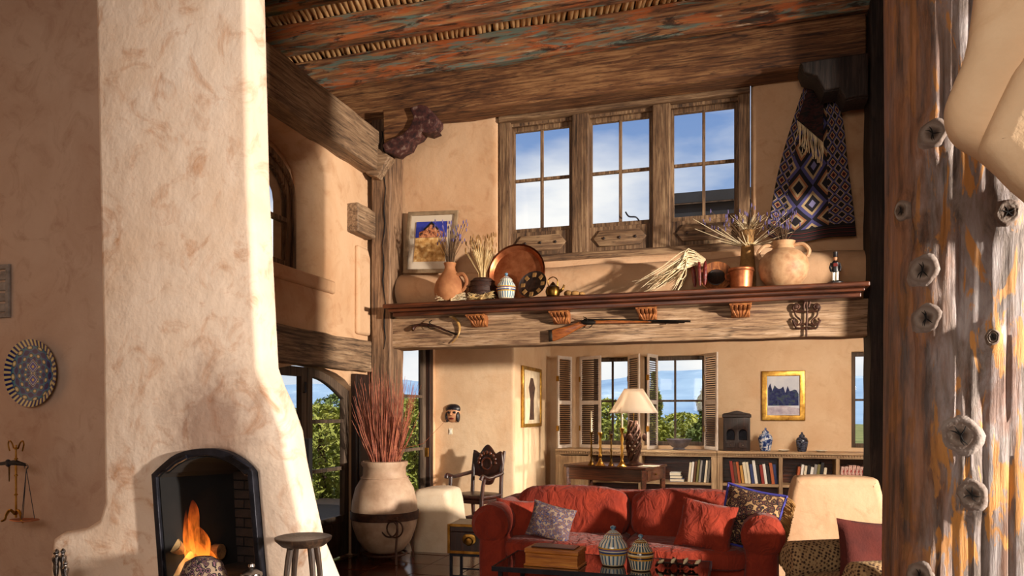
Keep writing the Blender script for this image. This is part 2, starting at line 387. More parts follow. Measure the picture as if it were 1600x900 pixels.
# rounded plaster roll along the foot of the upper wall
g = G(); g.tube([(x, 7.60+.012*math.sin(x*2.1), 2.845+.01*math.sin(x*3)) for x in [XL+.12+i*.2 for i in range(27)]], [.2+.006*math.sin(i*1.7) for i in range(27)], 20)
struct(g.build('trim_3', 'plaster_tan'))
# --- back room
struct(obj('wall_alcove', slab([rect(XL-.2, -.1, XA, ZC+.1)], YA, YA+.28, .04, 'xz'), 'plaster_back'))
struct(G().bb((XA-.28, YA+.2, -.1), (XA-.002, 11.6, ZC+.1)).build('wall_alcove_side', 'plaster_back', smooth=0))
def wxs(a, b, Y): return at(a, 600, Y=Y).x, at(b, 600, Y=Y).x
h1, h2, h3 = wxs(926, 985, YF), wxs(1006, 1103, YF), wxs(1331, 1440, YF)
WZ0, WZ1 = 1.02, 2.36
struct(obj('wall_far', slab([rect(XA-.3, -.1, 2.7, ZC+.1)]+[rect(a, WZ0, b, WZ1) for a, b in (h1, h2, h3)], YF, YF+.3, .03, 'xz'), 'plaster_back'))
struct(obj('wall_side', slab([rect(7.7, -.1, 11.6, ZC+.1), rect(8.0, 1.0, 9.9, 2.25)], 2.4, 2.65, .02, 'yz'), 'plaster_back'))
struct(G().bb((XL-.3, 7.95, ZC), (2.9, 11.7, ZC+.14)).build('ceiling_back_room', 'plaster_back', smooth=0))
# ------------------------------------------------------------------ windows
def pane(g_name, parent, a, b): return G().bb(a, b).build(g_name, 'window_glass', parent, 0)
def sash(root, x0, x1, z0, z1, Y, nx, nz, mat='wood_window', fw=.045, mw=.022, d=.05):
    """a framed light in an xz plane: frame, muntins and single panes as parts"""
    obj('frame', slab([rect(x0-fw, z0-fw, x1+fw, z1+fw), rect(x0, z0, x1, z1)], Y, Y+d, .008, 'xz', 1), mat, root)
    for i in range(1, nx):
        x = x0+(x1-x0)*i/nx; G().bb((x-mw/2, Y+.006, z0), (x+mw/2, Y+d-.006, z1)).build('muntin', mat, root, 0, .004)
    for j in range(1, nz):
        z = z0+(z1-z0)*j/nz; G().bb((x0, Y+.009, z-mw/2), (x1, Y+d-.009, z+mw/2)).build('muntin', mat, root, 0, .004)
    for i in range(nx):
        for j in range(nz):
            pane('pane', root, (x0+(x1-x0)*i/nx, Y+d/2-.002, z0+(z1-z0)*j/nz), (x0+(x1-x0)*(i+1)/nx, Y+d/2+.002, z0+(z1-z0)*(j+1)/nz))
def win(name, label, loc=(0, 0, 0)):
    o = bpy.data.objects.new(name, None); COL.objects.link(o); o.location = loc; struct(o); o['label'] = label; return o
YW = 7.74; zg0, zg1 = 3.52, 4.585
gx = [wxs(a, b, YW) for a, b in ((804, 889), (925, 1014), (1053, 1147))]
labs = ['left window of the high row, white cloud behind its four panes', 'middle window of the high row with a small crank handle', 'right window of the high row with a dark roof edge behind it']
for k, ((x0, x1), lb) in enumerate(zip(gx, labs)):
    wv = win('window_%d' % (k+1), lb)
    sash(wv, x0, x1, zg0, zg1, YW, 2, 2, fw=.05, mw=.03, d=.06)
    # stepped inner casing and the carved panel below
    obj('casing', slab([rect(x0-.10, 3.20, x1+.10, zg1+.12), rect(x0-.05, zg0-.05, x1+.05, zg1+.05)], YW-.035, YW+.04, .008, 'xz', 1), 'wood_window', wv)
    zc = 3.34; hw = (x1-x0)/2; cx = (x0+x1)/2
    pn = obj('panel', slab([[(cx-hw+.02, zc), (cx-hw+.09, zc+.085), (cx+hw-.09, zc+.085), (cx+hw-.02, zc), (cx+hw-.09, zc-.085), (cx-hw+.09, zc-.085)]], YW-.06, YW-.03, .01, 'xz', 1), 'wood_window_x', wv)
    for q in (-.55, 0, .55):
        G().lathe([(.016, 0), (.014, .012), (.006, .016)], 10, (cx+hw*q, YW-.058, zc), Matrix.Rotation(PI/2, 3, 'X')).build('peg', 'wood_dark', pn)
    if k == 1:
        G().tube(smooth_path([(x1-.10, YW-.01, zg0-.01), (x1-.13, YW-.05, zg0+.02), (x1-.2, YW-.06, zg0+.03), (x1-.235, YW-.06, zg0+.08)]), .008, 6).build('crank', 'iron_black', wv)
# mullion posts of the group, as trim
for k, (a, b) in enumerate(((779, 797), (893, 919), (1019, 1047), (1153, 1172))):
    x0, x1 = wxs(a, b, YW-.09); struct(G().bb((x0, YW-.09, 3.17), (x1, YW+.08, 4.86)).build('trim_%d' % (4+k), 'wood_window', bev=.012))
struct(G().bb((wx0+.01, YW-.13, 4.665), (wx1-.01, YW+.06, 4.86)).build('trim_8', 'wood_window_x', bev=.012))
struct(G().bb((wx0+.01, YW-.10, 3.12), (wx1-.01, YW+.06, 3.205)).build('trim_9', 'wood_window_x', bev=.012))
# niche window
wv = win('window_4', 'small arched window deep in the left wall niche')
X4 = XL-.40; a0, a1 = 5.30, 6.36
ao = arch(a0, a1, 2.93, 3.62, 3.98); ai = arch(a0+.07, a1-.07, 3.0, 3.60, 3.91)
obj('frame', slab([ao, ai], X4, X4+.06, .008, 'yz', 1), 'wood_window', wv)
obj('frame', slab([arch(a0-.05, a1+.05, 2.88, 3.63, 4.04), ao], X4-.01, X4+.09, .01, 'yz', 1), 'wood_window', wv)
obj('pane', slab([ai], X4+.028, X4+.032, 0, 'yz', 1), 'window_glass', wv)
G().bb((X4, (a0+a1)/2-.015, 3.0), (X4+.06, (a0+a1)/2+.015, 3.9)).build('muntin', 'wood_window', wv, 0)
G().bb((X4, a0+.07, 3.38), (X4+.06, a1-.07, 3.42)).build('muntin', 'wood_window', wv, 0)
struct(obj('trim_10', slab([arch(4.9, 6.75, 2.6, 3.8, 4.3), ai], X4-.10, X4-.01, 0, 'yz', 1), 'plaster_tan'))
# back-room windows
for k, ((a, b), lb) in enumerate(((h1, 'back-room window behind the lamp, left of the pair'), (h2, 'back-room window above the bowl, right of the pair'), (h3, 'back-room window at the right end beside the dark post'))):
    wv = win('window_%d' % (5+k), lb); sash(wv, a+.06, b-.06, WZ0+.06, WZ1-.06, YF+.10, 2, 2, 'wood_door', .06, .03, .06)
# window of the side wall that the added spot shines through as sunlight
wv = win('window_8', 'sunlit side window of the back room, hidden by the log column')
for j in range(8):
    y = 8.0+1.9*j/7; G().bb((2.49, y-.025, 1.0), (2.55, y+.025, 2.25)).build('muntin', 'wood_door', wv, 0)
for z in (1.02, 1.62, 2.23): G().bb((2.49, 8.0, z-.025), (2.55, 9.9, z+.025)).build('muntin', 'wood_door', wv, 0)
# ------------------------------------------------------------------ glazed doors of the left wall
def leaf(root, y0, y1, z0, z1, X, rows, arched=False, st=.09):
    zs = z1-.22 if arched else z1
    def head(a, b, c):          # a flat top, or a curve that drops towards the far side
        if not arched: return rect(y0+a, b, y1-a, c)
        n = 8; return [(y0+a, b), (y1-a, b)]+[(y1-a+(y0-y1+2*a)*i/n, c-.20*(1-math.sin(PI/2*i/n))) for i in range(n+1)]
    obj('frame', slab([head(0, z0, z1), head(st, z0+.42, z1-st)], X-.03, X+.03, .006, 'yz', 1), 'wood_door', root)
    obj('pane', slab([head(st, z0+.42, z1-st)], X-.003, X+.003, 0, 'yz', 1), 'window_glass', root)
    for z in rows: G().bb((X-.02, y0+st, z-.018), (X+.02, y1-st, z+.018)).build('muntin', 'wood_door', root, 0)
    obj('panel', slab([rect(y0+st+.03, z0+.10, y1-st-.03, z0+.36)], X-.015, X+.045, .015, 'yz', 1), 'wood_door', root)
d1 = win('door_1', 'arched glazed double door in the left wall beside the chimney')
leaf(d1, 5.38, 6.155, .02, 1.94, XL-.06, (.93, 1.42)); leaf(d1, 6.165, 6.95, .02, 1.94, XL-.06, (.93, 1.42), True)
G().tube([(XL-.04, 6.10, 1.70), (XL-.01, 6.10, 1.70), (XL-.01, 6.10, 1.80)], .01, 6).build('bolt', 'iron_black', d1)
G().bb((XL-.14, 5.34, 0), (XL-.04, 5.38, 1.75)).build('jamb', 'wood_door', d1, 0)
d2 = win('door_2', 'tall glazed garden door in the back room behind the clay jar')
leaf(d2, 7.93, 8.99, .02, 2.42, XL-.06, (1.04, 1.72))
G().bb((XL-.14, 8.97, 0), (XL+.03, 9.08, 2.5)).build('jamb', 'wood_dark', d2, 0, .008)
G().bb((XL-.03, 8.93, .93), (XL+.02, 8.96, 1.05)).build('handle', 'brass', d2, 0, .005)
# dark open leaf folded against the pier beside the clay jar
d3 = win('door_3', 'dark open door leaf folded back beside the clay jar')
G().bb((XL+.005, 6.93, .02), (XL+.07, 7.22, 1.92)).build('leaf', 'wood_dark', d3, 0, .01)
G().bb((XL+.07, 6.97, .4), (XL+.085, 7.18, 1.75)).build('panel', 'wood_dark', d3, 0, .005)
# ------------------------------------------------------------------ timber
def rough_beam(name, label, a, b, mat, n=24, wob=.012, group=None, seed=0, axis=0):
    """a hewn timber: a box cut into many rings along its length, each ring a little uneven"""
    g = G(); ax = [axis, (axis+1) % 3, (axis+2) % 3]; vs = []; fs = []
    prof = [(0, 0), (.5, 0), (1, 0), (1, .5), (1, 1), (.5, 1), (0, 1), (0, .5)]
    for i in range(n+1):
        t = i/n
        for k, (u, v) in enumerate(prof):
            p = [0, 0, 0]; p[ax[0]] = a[ax[0]]+(b[ax[0]]-a[ax[0]])*t
            nv = mn.noise_vector(Vector((t*n*.35, k*3.7, seed*7.1)))
            p[ax[1]] = a[ax[1]]+(b[ax[1]]-a[ax[1]])*u+nv.x*wob; p[ax[2]] = a[ax[2]]+(b[ax[2]]-a[ax[2]])*v+nv.y*wob
            vs.append(p)
    m = len(prof)
    for i in range(n):
        for k in range(m): fs.append((i*m+k, i*m+(k+1) % m, (i+1)*m+(k+1) % m, (i+1)*m+k))
    fs.append(tuple(range(m))); fs.append(tuple(range(n*m, n*m+m))[::-1]); g.add(vs, fs)
    return tag(g.build(name, mat, bev=.014, smooth=30), label, 'beam', group)
rough_beam('wall_beam', 'broad brown hewn beam above the three high windows', (XL-.5, YB, 4.71), (at(1357, 60, Y=YB-.1).x, 7.60, 5.14), 'wood_brown', 40, .014, seed=1)
xb0, xb1 = at(611, 520, Y=YB).x, at(1362, 520, Y=YB).x
lb = rough_beam('loft_beam', 'long pale hewn beam carrying the rifle, under the dark shelf', (xb0, YB, 2.21), (xb1, 7.62, 2.545), 'wood_loft', 40, .012, seed=2)
rough_beam('side_beam', 'grey weathered beam high on the left wall above the niche', (XL-.02, 4.9, 4.12), (XL+.20, YB-.12, 4.56), 'wood_grey', 24, .014, seed=3, axis=1)
rough_beam('door_lintel', 'grey weathered lintel above the arched glazed door', (XL-.06, 5.1, 1.95), (XL+.09, 7.24, 2.28), 'wood_grey', 24, .014, seed=4, axis=1)
vig = [(YB-.07, 5.145, .24, .33, 'lowest painted ceiling beam, lying on the brown wall beam'), (6.52, 5.22, .16, .26, 'painted ceiling beam with orange and teal flakes, second from the windows'),
       (5.78, 5.22, .16, .26, 'painted ceiling beam third from the windows, at the picture top'), (5.1, 5.22, .16, .26, 'orange painted ceiling beam nearest the chimney, at the top edge')]
for k, (y, z, wd, h, lbl) in enumerate(vig):
    rough_beam('ceiling_beam', lbl, (-7.4, y, z), (3.2, y+wd, z+h), 'painted_wood', 48, .012, 'painted ceiling beams', 10+k)
# latillas: peeled sticks laid across the beams; each a part of one ceiling layer
lat = struct(G().bb((-7.4, 4.2, 5.575), (3.3, 7.6, 5.6)).build('ceiling_sticks', 'ceiling_board', smooth=0))
variants = []
for k in range(4):
    g = G(); pts = [(random.uniform(-.006, .006), -.36+.144*i, random.uniform(-.006, .006)) for i in range(6)]
    g.tube(pts, [random.uniform(.027, .034) for _ in range(6)], 8); me = g.mesh('latilla', 60); me.materials.append(MATS['latilla_wood']); variants.append(me)
for yc, xs_, n_ in ((7.05, -5.5, 103), (6.28, -5.2, 92), (5.52, -4.9, 66)):
    for i in range(n_):
        x = xs_+.061*i
        o = bpy.data.objects.new('latilla', variants[random.randrange(4)]); COL.objects.link(o); o.parent = lat
        o.location = (x, yc, 5.515+random.uniform(-.006, .006)); o.rotation_euler = (0, random.uniform(0, 6), .30+random.uniform(-.05, .05))
# posts
def hewn_post(name, label, x0, x1, y0, y1, z1, mat, seed):
    return tag(rough_beam(name, None, (x0, y0, 0), (x1, y1, z1), mat, 40, .016, None, seed, 2), label, 'post')
px0, px1 = wxs(580, 610, YB-.06)
hewn_post('corner_post', 'tall grey-brown corner post with a long crack, behind the clay jar', px0, px1, YB-.06, YB+.27, 4.72, 'wood_grey_z', 21)
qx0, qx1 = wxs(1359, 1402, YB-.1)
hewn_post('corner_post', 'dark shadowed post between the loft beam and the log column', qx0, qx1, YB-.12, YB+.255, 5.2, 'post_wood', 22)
# long drying crack down the left post
cpost = [o for o in COL.objects if o.name == 'corner_post'][0]; xk = at(600, 400, Y=YB-.06).x
G().tube([(xk+.012*math.sin(i*1.9)+.01*math.sin(i*.6), YB-.064, 2.2+.125*i) for i in range(20)], [.003+.006*abs(math.sin(i*.7)) for i in range(20)], 5).build('crack', 'soot', cpost)
rough_beam('bolster_block', 'short grey wooden block set in the wall under the side beam', (XL-.05, 6.86, 3.40), (XL+.13, YB-.075, 3.70), 'wood_grey', 8, .012, seed=31, axis=1)
# carved corbels under the wall beam
def corbel(label, pts, y0, y1, mat, endmat, name='carved_corbel'):
    c = at(pts[0][0], pts[0][1], Y=y0); t = thing(name, label, 'corbel', (c.x, y0, c.z))
    out = [(x-c.x, z-c.z) for x, z in pxz(pts, y0)]
    obj('block', slab([out], 0.03, y1-y0, .012, 'xz', 2), mat, t)
    obj('carved_face', slab([[(x*.985+.002, z*.985) for x, z in out]], -.012, .035, .018, 'xz', 3), endmat, t); return t
pm('corbel_paint', [(.36, '#241012'), (.55, '#4a2420'), (.74, '#8a7468')], 16, rough=.7, bs=.5, bsc=26)
tc_ = corbel('carved corbel with dark red scalloped end below the wall beam', [(598, 172), (642, 168), (648, 176), (650, 192), (640, 206), (634, 220), (618, 226), (600, 228)], YB-.14, YB+.0, 'wood_brown', 'wood_brown')
oc = Vector(tc_.location)
for pts in ([(640, 168), (656, 163), (666, 165), (672, 171), (683, 184), (683, 192), (678, 198), (681, 203), (668, 208), (658, 205), (652, 213), (642, 218), (636, 230), (624, 236), (618, 241), (602, 238), (597, 226), (612, 216), (628, 210), (640, 198), (646, 184)],):
    obj('scalloped_end', slab([[(x-oc.x, z-oc.z) for x, z in pxz(pts, YB-.2)]], -.06, .12, .010, 'xz', 2), 'corbel_paint', tc_)
corbel('lower carved bracket block on the left corner post', [(556, 238), (592, 232), (610, 244), (600, 262), (590, 278), (572, 272), (560, 258)], YB-.16, YB-.02, 'wood_grey_x', 'wood_grey_x')
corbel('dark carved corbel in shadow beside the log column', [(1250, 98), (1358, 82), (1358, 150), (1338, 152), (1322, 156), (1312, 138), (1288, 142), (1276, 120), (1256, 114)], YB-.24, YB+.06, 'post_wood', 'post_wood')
# ------------------------------------------------------------------ log column
cp = at(1507, 646, T=3.55); CR = .337
knots = []
A0 = math.atan2(-cp.y, -cp.x)                # the side of the trunk that faces the room
def log_r(a):
    q = a-A0; return CR*(abs(math.cos(q))**3.0+abs(math.sin(q))**3.0)**(-1/3.0)*(1 if math.cos(q) < 0 else 1-.06*math.cos(q))
def log_n(a):
    e = .02; p1 = Vector((math.cos(a-e), math.sin(a-e), 0))*log_r(a-e); p2 = Vector((math.cos(a+e), math.sin(a+e), 0))*log_r(a+e); d = p2-p1; return math.atan2(-d.x, d.y)
def on_log(px, py):
    t = 2.8
    while t < 4.6:
        p = at(px, py, T=t); dx, dy = p.x-cp.x, p.y-cp.y; a = math.atan2(dy, dx)
        if math.hypot(dx, dy) < log_r(a): break
        t += .004
    return a, p.z
for px, py, r in ((1462, 211, 20), (1447, 424, 22), (1452, 498, 21), (1568, 335, 17), (1502, 680, 27), (1517, 772, 21), (1546, 528, 10), (1446, 898, 20), (1390+25, 330, 14)):
    a, z = on_log(px, py); knots.append((a, z, r*3.25/F))
col = thing('log_column', 'massive weathered log column with knots and orange flaking bark', 'column', (cp.x, cp.y, 0))
g = G(); NU, NV, H = 170, 230, 5.5
cracks = [on_log(p, q)[0] for p, q in ((1512, 300), (1540, 560), (1425, 500), (1575, 700), (1470, 700), (1495, 600))]
def logpt(u, v):
    a = A0+u*2*PI; z = v*H; r = log_r(a)*(1.03-.02*v)
    r += .016*mn.noise(Vector((math.cos(a)*1.6, math.sin(a)*1.6, z*.6)))+.007*mn.noise(Vector((math.cos(a)*9, math.sin(a)*9, z*1.1)))
    for (ka, kz, kr) in knots:
        da = (a-ka+PI) % (2*PI)-PI
        if abs(da) < .5 and abs(z-kz) < .35:
            d2 = (da*CR)**2+((z-kz)*.75)**2; r += .024*math.exp(-(d2/(kr*1.55)**2)**2)
    for i, c in enumerate(cracks):
        da = (a-c-.03*math.sin(z*2.3+i*2)+PI) % (2*PI)-PI
        if abs(da) < .03: r -= .016*(1-abs(da)/.03)*(.4+.6*abs(math.sin(z*1.3+i)))
    return (r*math.cos(a), r*math.sin(a), z)
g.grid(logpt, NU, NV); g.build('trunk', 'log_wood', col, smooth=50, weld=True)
m, nt, b = newmat('knot_wood'); v = coords(nt); ln = nt.nodes.new('ShaderNodeVectorMath'); ln.operation = 'LENGTH'
nz_ = nt.nodes.new('ShaderNodeTexNoise'); nz_.inputs['Scale'].default_value = 30; nt.links.new(v, nz_.inputs['Vector']); nt.links.new(v, ln.inputs[0])
dd = math_(nt, 'ADD', ln.outputs['Value'], math_(nt, 'MULTIPLY', nz_.outputs['Fac'], .02))
nt.links.new(ramp(nt, dd, [(.018, '#241610'), (.032, '#57463a'), (.045, '#85786e'), (.062, '#6b5a50'), (.085, '#8d827c')]), b.inputs['Base Color']); b.inputs['Roughness'].default_value = .7
bump(nt, b, nz_.outputs['Fac'], .8, .01)
for (a, z, r) in knots:
    R = Matrix.Rotation(log_n(a), 3, 'Z') @ Matrix.Rotation(PI/2, 3, 'Y'); rr_ = Vector(logpt((a-A0)/(2*PI) % 1, z/H)); n_ = log_n(a)
    o = G().lathe([(r*1.3, -.035), (r*1.1, -.010), (r*.98, -.001), (r*.84, .003), (r*.72, .000), (r*.58, .003), (r*.45, .001), (r*.3, -.001), (.001, -.002)], 20, sx=1.12, sy=.95).build('knot', 'knot_wood', col, 60)
    for vv in o.data.vertices: q = math.atan2(vv.co.y, vv.co.x); f_ = 1+.07*math.sin(2*q+a*7)+.05*math.sin(5*q+z*9); vv.co.x *= f_; vv.co.y *= f_
    o.location = rr_+Vector((math.cos(n_), math.sin(n_), 0))*.004; o.rotation_euler = R.to_euler()
    gg = G()
    for i in range(5):
        q = i*1.3+.5*math.sin(i*3+a*9)+a*5; gg.tube([(0, 0, -.001), (r*.34*math.cos(q), r*.34*math.sin(q), .001), (r*.62*math.cos(q+.25*math.sin(i*7)), r*.62*math.sin(q+.25*math.sin(i*7)), .003)], [r*.05, r*.045, r*.012], 5)
    gg.build('split', 'soot', o)
# plaster hood at the upper right, in front of the log
YH = 2.6
hood = smooth_loop([(1640, -1000), (1580, -400), (1552, -160), (1528, 40), (1504, 110), (1490, 150), (1493, 185), (1510, 210), (1546, 232), (1600, 274), (1720, 330), (2000, 360), (2440, 370), (2440, -1000)], 4)
o = struct(obj('trim_11', slab([pxz(hood, YH)], YH, YH+.18, .08, 'xz', 6), 'plaster_back'))
hood2 = smooth_loop([(1780, -1000), (1710, -400), (1670, -160), (1636, 30), (1603, 92), (1574, 152), (1553, 200), (1552, 222), (1572, 246), (1620, 292), (1720, 356), (2000, 392), (2400, 400), (2400, -1000)], 4)
struct(obj('trim_12', slab([pxz(hood2, YH-.12)], YH-.10, YH+.06, .06, 'xz', 6), 'plaster_back'))
# ------------------------------------------------------------------ fireplace
fp = thing('fireplace', 'tall pale plastered fireplace with arched firebox and flared side', 'fireplace', (0, 0, 0))
left = [(143, -150), (150, 200), (157, 530), (159, 740), (160, 785), (152, 812), (130, 826), (95, 832), (80, 842), (76, 870), (74, 1100)]
KD = (YC+.25)/YC                         # the visible right flank is a hand deep: its rear edge is the outline seen
right = [(1150-(1150-a)*KD, 646+(b-646)*KD) for a, b in [(650, 1100), (566, 960), (517, 838), (504, 780), (491, 720), (484, 672), (470, 632), (456, 602), (447, 576), (443, 500), (433, 300), (422, -150)]]
body = left+right
core = left+[(300, 1100), (300, -150)]
fire = [(262, 985), (256, 880), (250, 800)]+[(q.x, q.y) for q in smooth_path([(246, 745, 0), (262, 730, 0), (285, 713, 0), (320, 705, 0), (352, 708, 0), (380, 722, 0), (398, 740, 0)], 3)]+[(404, 810), (412, 905), (418, 985)]
obj('chimney_breast', slab([pxz(body, YC), pxz(fire, YC)], YC, YC+.25, .05, 'xz', 4), 'plaster_chimney', fp)
obj('chimney_core', slab([pxz([(a+(14 if b_ < 830 else 8), b_) for a, b_ in left]+[(225, 1100), (225, -150)], YC)], YC+.15, YP-.004, .03, 'xz', 2), 'plaster_chimney', fp)
fo = pxz(fire, YC); ctr = Vector((sum(p[0] for p in fo)/len(fo), 0, sum(p[1] for p in fo)/len(fo)))
# smoke stain the fire has left on the plaster above the arch
mt = MATS['plaster_chimney']; nt = mt.node_tree; b = [q for q in nt.nodes if q.type == 'BSDF_PRINCIPLED'][0]; c0 = b.inputs['Base Color'].links[0].from_socket
vs_ = nt.nodes.new('ShaderNodeVectorMath'); vs_.operation = 'DISTANCE'; nt.links.new(coords(nt, (1, 0, .8)), vs_.inputs[0]); st_ = at(330, 672, Y=YC); vs_.inputs[1].default_value = (st_.x, 0, st_.z*.8)
sm_ = math_(nt, 'SUBTRACT', math_(nt, 'ADD', vs_.outputs['Value'], math_(nt, 'MULTIPLY', noise(nt, coords(nt), 7, 6, .65, .8), .5)), .25)
nt.links.new(mixc(nt, ramp(nt, sm_, [(.16, (.7,)*3), (.48, (0, 0, 0))]), c0, '#7a5442'), b.inputs['Base Color'])
# splayed firebox: side walls lean in to a smaller back wall
fo_ = fo; fo = [(x-math.copysign(.03, x-ctr.x), z-(.03 if z > ctr.z+.12 else 0)) for x, z in fo]
g = G(); n = len(fo); fb = [(ctr.x+(x-ctr.x)*.66+.02, ctr.z+(z-ctr.z)*(.78 if z > ctr.z else 1.0)-(.0)) for x, z in fo]
Y0, Y1 = YC-.02, YC+.60
for i in range(n):
    j = (i+1) % n
    if (i >= n-6 and i < n-1): continue
    g.add([(fo[i][0], Y0, fo[i][1]), (fo[j][0], Y0, fo[j][1]), (fb[j][0], Y1, fb[j][1]), (fb[i][0], Y1, fb[i][1])], [(0, 1, 2, 3)])
g.build('firebox', 'soot', fp, 0, solid=.02)
g = G()
for i in range(n-6, n-1):
    j = i+1; g.add([(fo[i][0], Y0, fo[i][1]), (fo[j][0], Y0, fo[j][1]), (fb[j][0], Y1, fb[j][1]), (fb[i][0], Y1, fb[i][1])], [(0, 1, 2, 3)])
g.build('firebox_side', 'jamb_warm', fp, 0, solid=.02)
bx0, bx1, bz0, bz1 = min(p[0] for p in fb), max(p[0] for p in fb), min(p[1] for p in fb), max(p[1] for p in fb)
bw = G().bb((bx0-.1, Y1, bz0-.1), (bx1+.1, Y1+.05, bz1+.15)).build('firebox_back', 'soot', fp, 0)
bm_ = G().box((0, 0, 0), (.20, .03, .062)).mesh('brick', 0); bm_.materials.append(MATS['soot_brick'])
zz = bz0; r = 0
while zz < bz1-.02:
    xx = bx0-.1*(r % 2)
    while xx < bx1+.05:
        o = bpy.data.objects.new('brick', bm_); COL.objects.link(o); o.parent = bw
        o.location = (min(xx+.1, bx1), Y1-.012+random.uniform(-.005, .004), zz+.031); xx += .21
    zz += .072; r += 1
# iron arch
fo = fo_
k = 1.045
ring_o = [(ctr.x+(x-ctr.x)*1.0+math.copysign(.014, x-ctr.x), z+(.02 if z > ctr.z else -.01)) for x, z in fo]
ring_i = [(x-math.copysign(.028, x-ctr.x), z-(.028 if z > ctr.z+.12 else 0)) for x, z in fo]
obj('iron_arch', slab([ring_o, ring_i], YC-.045, YC+.03, .006, 'xz', 2), 'iron_black', fp)
for a, b in (((262, 734), (292, 714)), ((366, 714), (392, 730))):
    p, q = at(a[0], a[1], Y=YC-.05), at(b[0], b[1], Y=YC-.05); G().tube([p, (p+q)/2+Vector((0, -.01, .006)), q], .016, 8).build('arch_strap', 'iron_black', fp)
zf = .36; p0, p1 = at(262, 900, Y=YC).x, at(412, 900, Y=YC).x
G().bb((p0-.02, YC-.0, zf-.5), (p1+.02, Y1+.02, zf)).build('hearth_floor', 'soot_brick', fp, 0)
G().bb((at(200, 900, Y=YC).x, YC-.42, 0), (at(428, 900, Y=YC).x, YC+.02, zf-.04)).build('hearth_bench', 'plaster_chimney', fp, 40, .04)
# logs and flames
pm('log_bark', [(.3, '#5a3c22'), (.7, '#a27a4a')], 14, rough=.9, bs=.5)
pm('log_cut', [(.3, '#b08a58'), (.7, '#d9bb88')], 10, rough=.8)
pm('log_char', [(.3, '#0c0908'), (.7, '#3a2618')], 10, rough=.95, bs=.5)
def firelog(label, a, b, r, mat):
    c = (Vector(a)+Vector(b))/2; t = thing('fire_log', label, 'log', (c.x, c.y, min(a[2], b[2])-r)); o0 = Vector(t.location)
    G().tube([Vector(a)-o0, (Vector(a)*.6+Vector(b)*.4)-o0+Vector((0, 0, .01)), Vector(b)-o0], [r, r*1.06, r*.96], 12, True).build('bark', mat, t)
    d = (Vector(b)-Vector(a)).normalized()
    G().tube([Vector(a)-o0-d*.006, Vector(a)-o0+d*.004], r*.9, 12).build('cut_end', 'log_cut', t)
P = lambda px, py, dy: at(px, py, Y=YC+dy)
firelog('short split log leaning at the left inside the firebox', P(270, 852, .05), P(296, 884, .30), .058, 'log_bark')
firelog('burning log lying crosswise behind the flames', P(286, 866, .36), P(346, 862, .38), .06, 'log_bark')
firelog('pale split log slanting up at the front left of the fire', P(274, 906, .06), P(300, 866, .20), .050, 'log_cut')
m, nt, b = newmat('flame'); o = [x for x in nt.nodes if x.type == 'OUTPUT_MATERIAL'][0]; nt.nodes.remove(b)
tcg = nt.nodes.new('ShaderNodeTexCoord'); sp_ = nt.nodes.new('ShaderNodeSeparateXYZ'); nt.links.new(tcg.outputs['Generated'], sp_.inputs[0])
em = nt.nodes.new('ShaderNodeEmission'); nt.links.new(ramp(nt, sp_.outputs['Z'], [(0, (1, .42, .06)), (.45, (1, .22, .02)), (1, (.7, .07, .01))]), em.inputs[0]); em.inputs[1].default_value = 2.6
tr = nt.nodes.new('ShaderNodeBsdfTransparent'); mxs = nt.nodes.new('ShaderNodeMixShader')
fz = noise(nt, coords(nt, (1, 1, .3)), 22, 3)
fac = math_(nt, 'MULTIPLY', ramp(nt, sp_.outputs['Z'], [(0, (.75,)*3), (.35, (.5,)*3), (.75, (.22,)*3), (1, (0, 0, 0))]), ramp(nt, fz, [(.34, (.3,)*3), (.6, (1, 1, 1))]))
nt.links.new(fac, mxs.inputs[0]); nt.links.new(tr.outputs[0], mxs.inputs[1]); nt.links.new(em.outputs[0], mxs.inputs[2]); nt.links.new(mxs.outputs[0], o.inputs[0])
pf = P(298, 884, .22); ft = thing('fire', 'orange flames rising from the logs in the firebox', 'fire', pf)
for i, (dx, h, r, dy) in enumerate(((0, .50, .075, 0), (.07, .33, .065, .03), (-.07, .30, .06, -.02), (.12, .22, .05, -.03), (-.02, .38, .065, -.05), (.035, .42, .05, -.06), (.15, .17, .05, .02), (-.12, .18, .05, .01))):
    pts = smooth_path([(dx, dy, -.03), (dx*1.1, dy, h*.25), (dx*.8+.02*math.sin(i*2), dy, h*.55), (dx*.45+.02*math.cos(i*3), dy, h*.82), (dx*.35, dy, h)], 4)
    m_ = len(pts); G().tube(pts, [r*max(math.sin(PI*min(.08+.95*j/(m_-1), 1))**.8*(1-.35*j/(m_-1)), .03) for j in range(m_)], 10).build('tongue', 'flame', ft)
lamp('fire_glow', 'POINT', (pf.x+.02, pf.y-.06, pf.z+.12), (0, 0, 0), 22, (1, .46, .15), shadow_soft_size=.08)
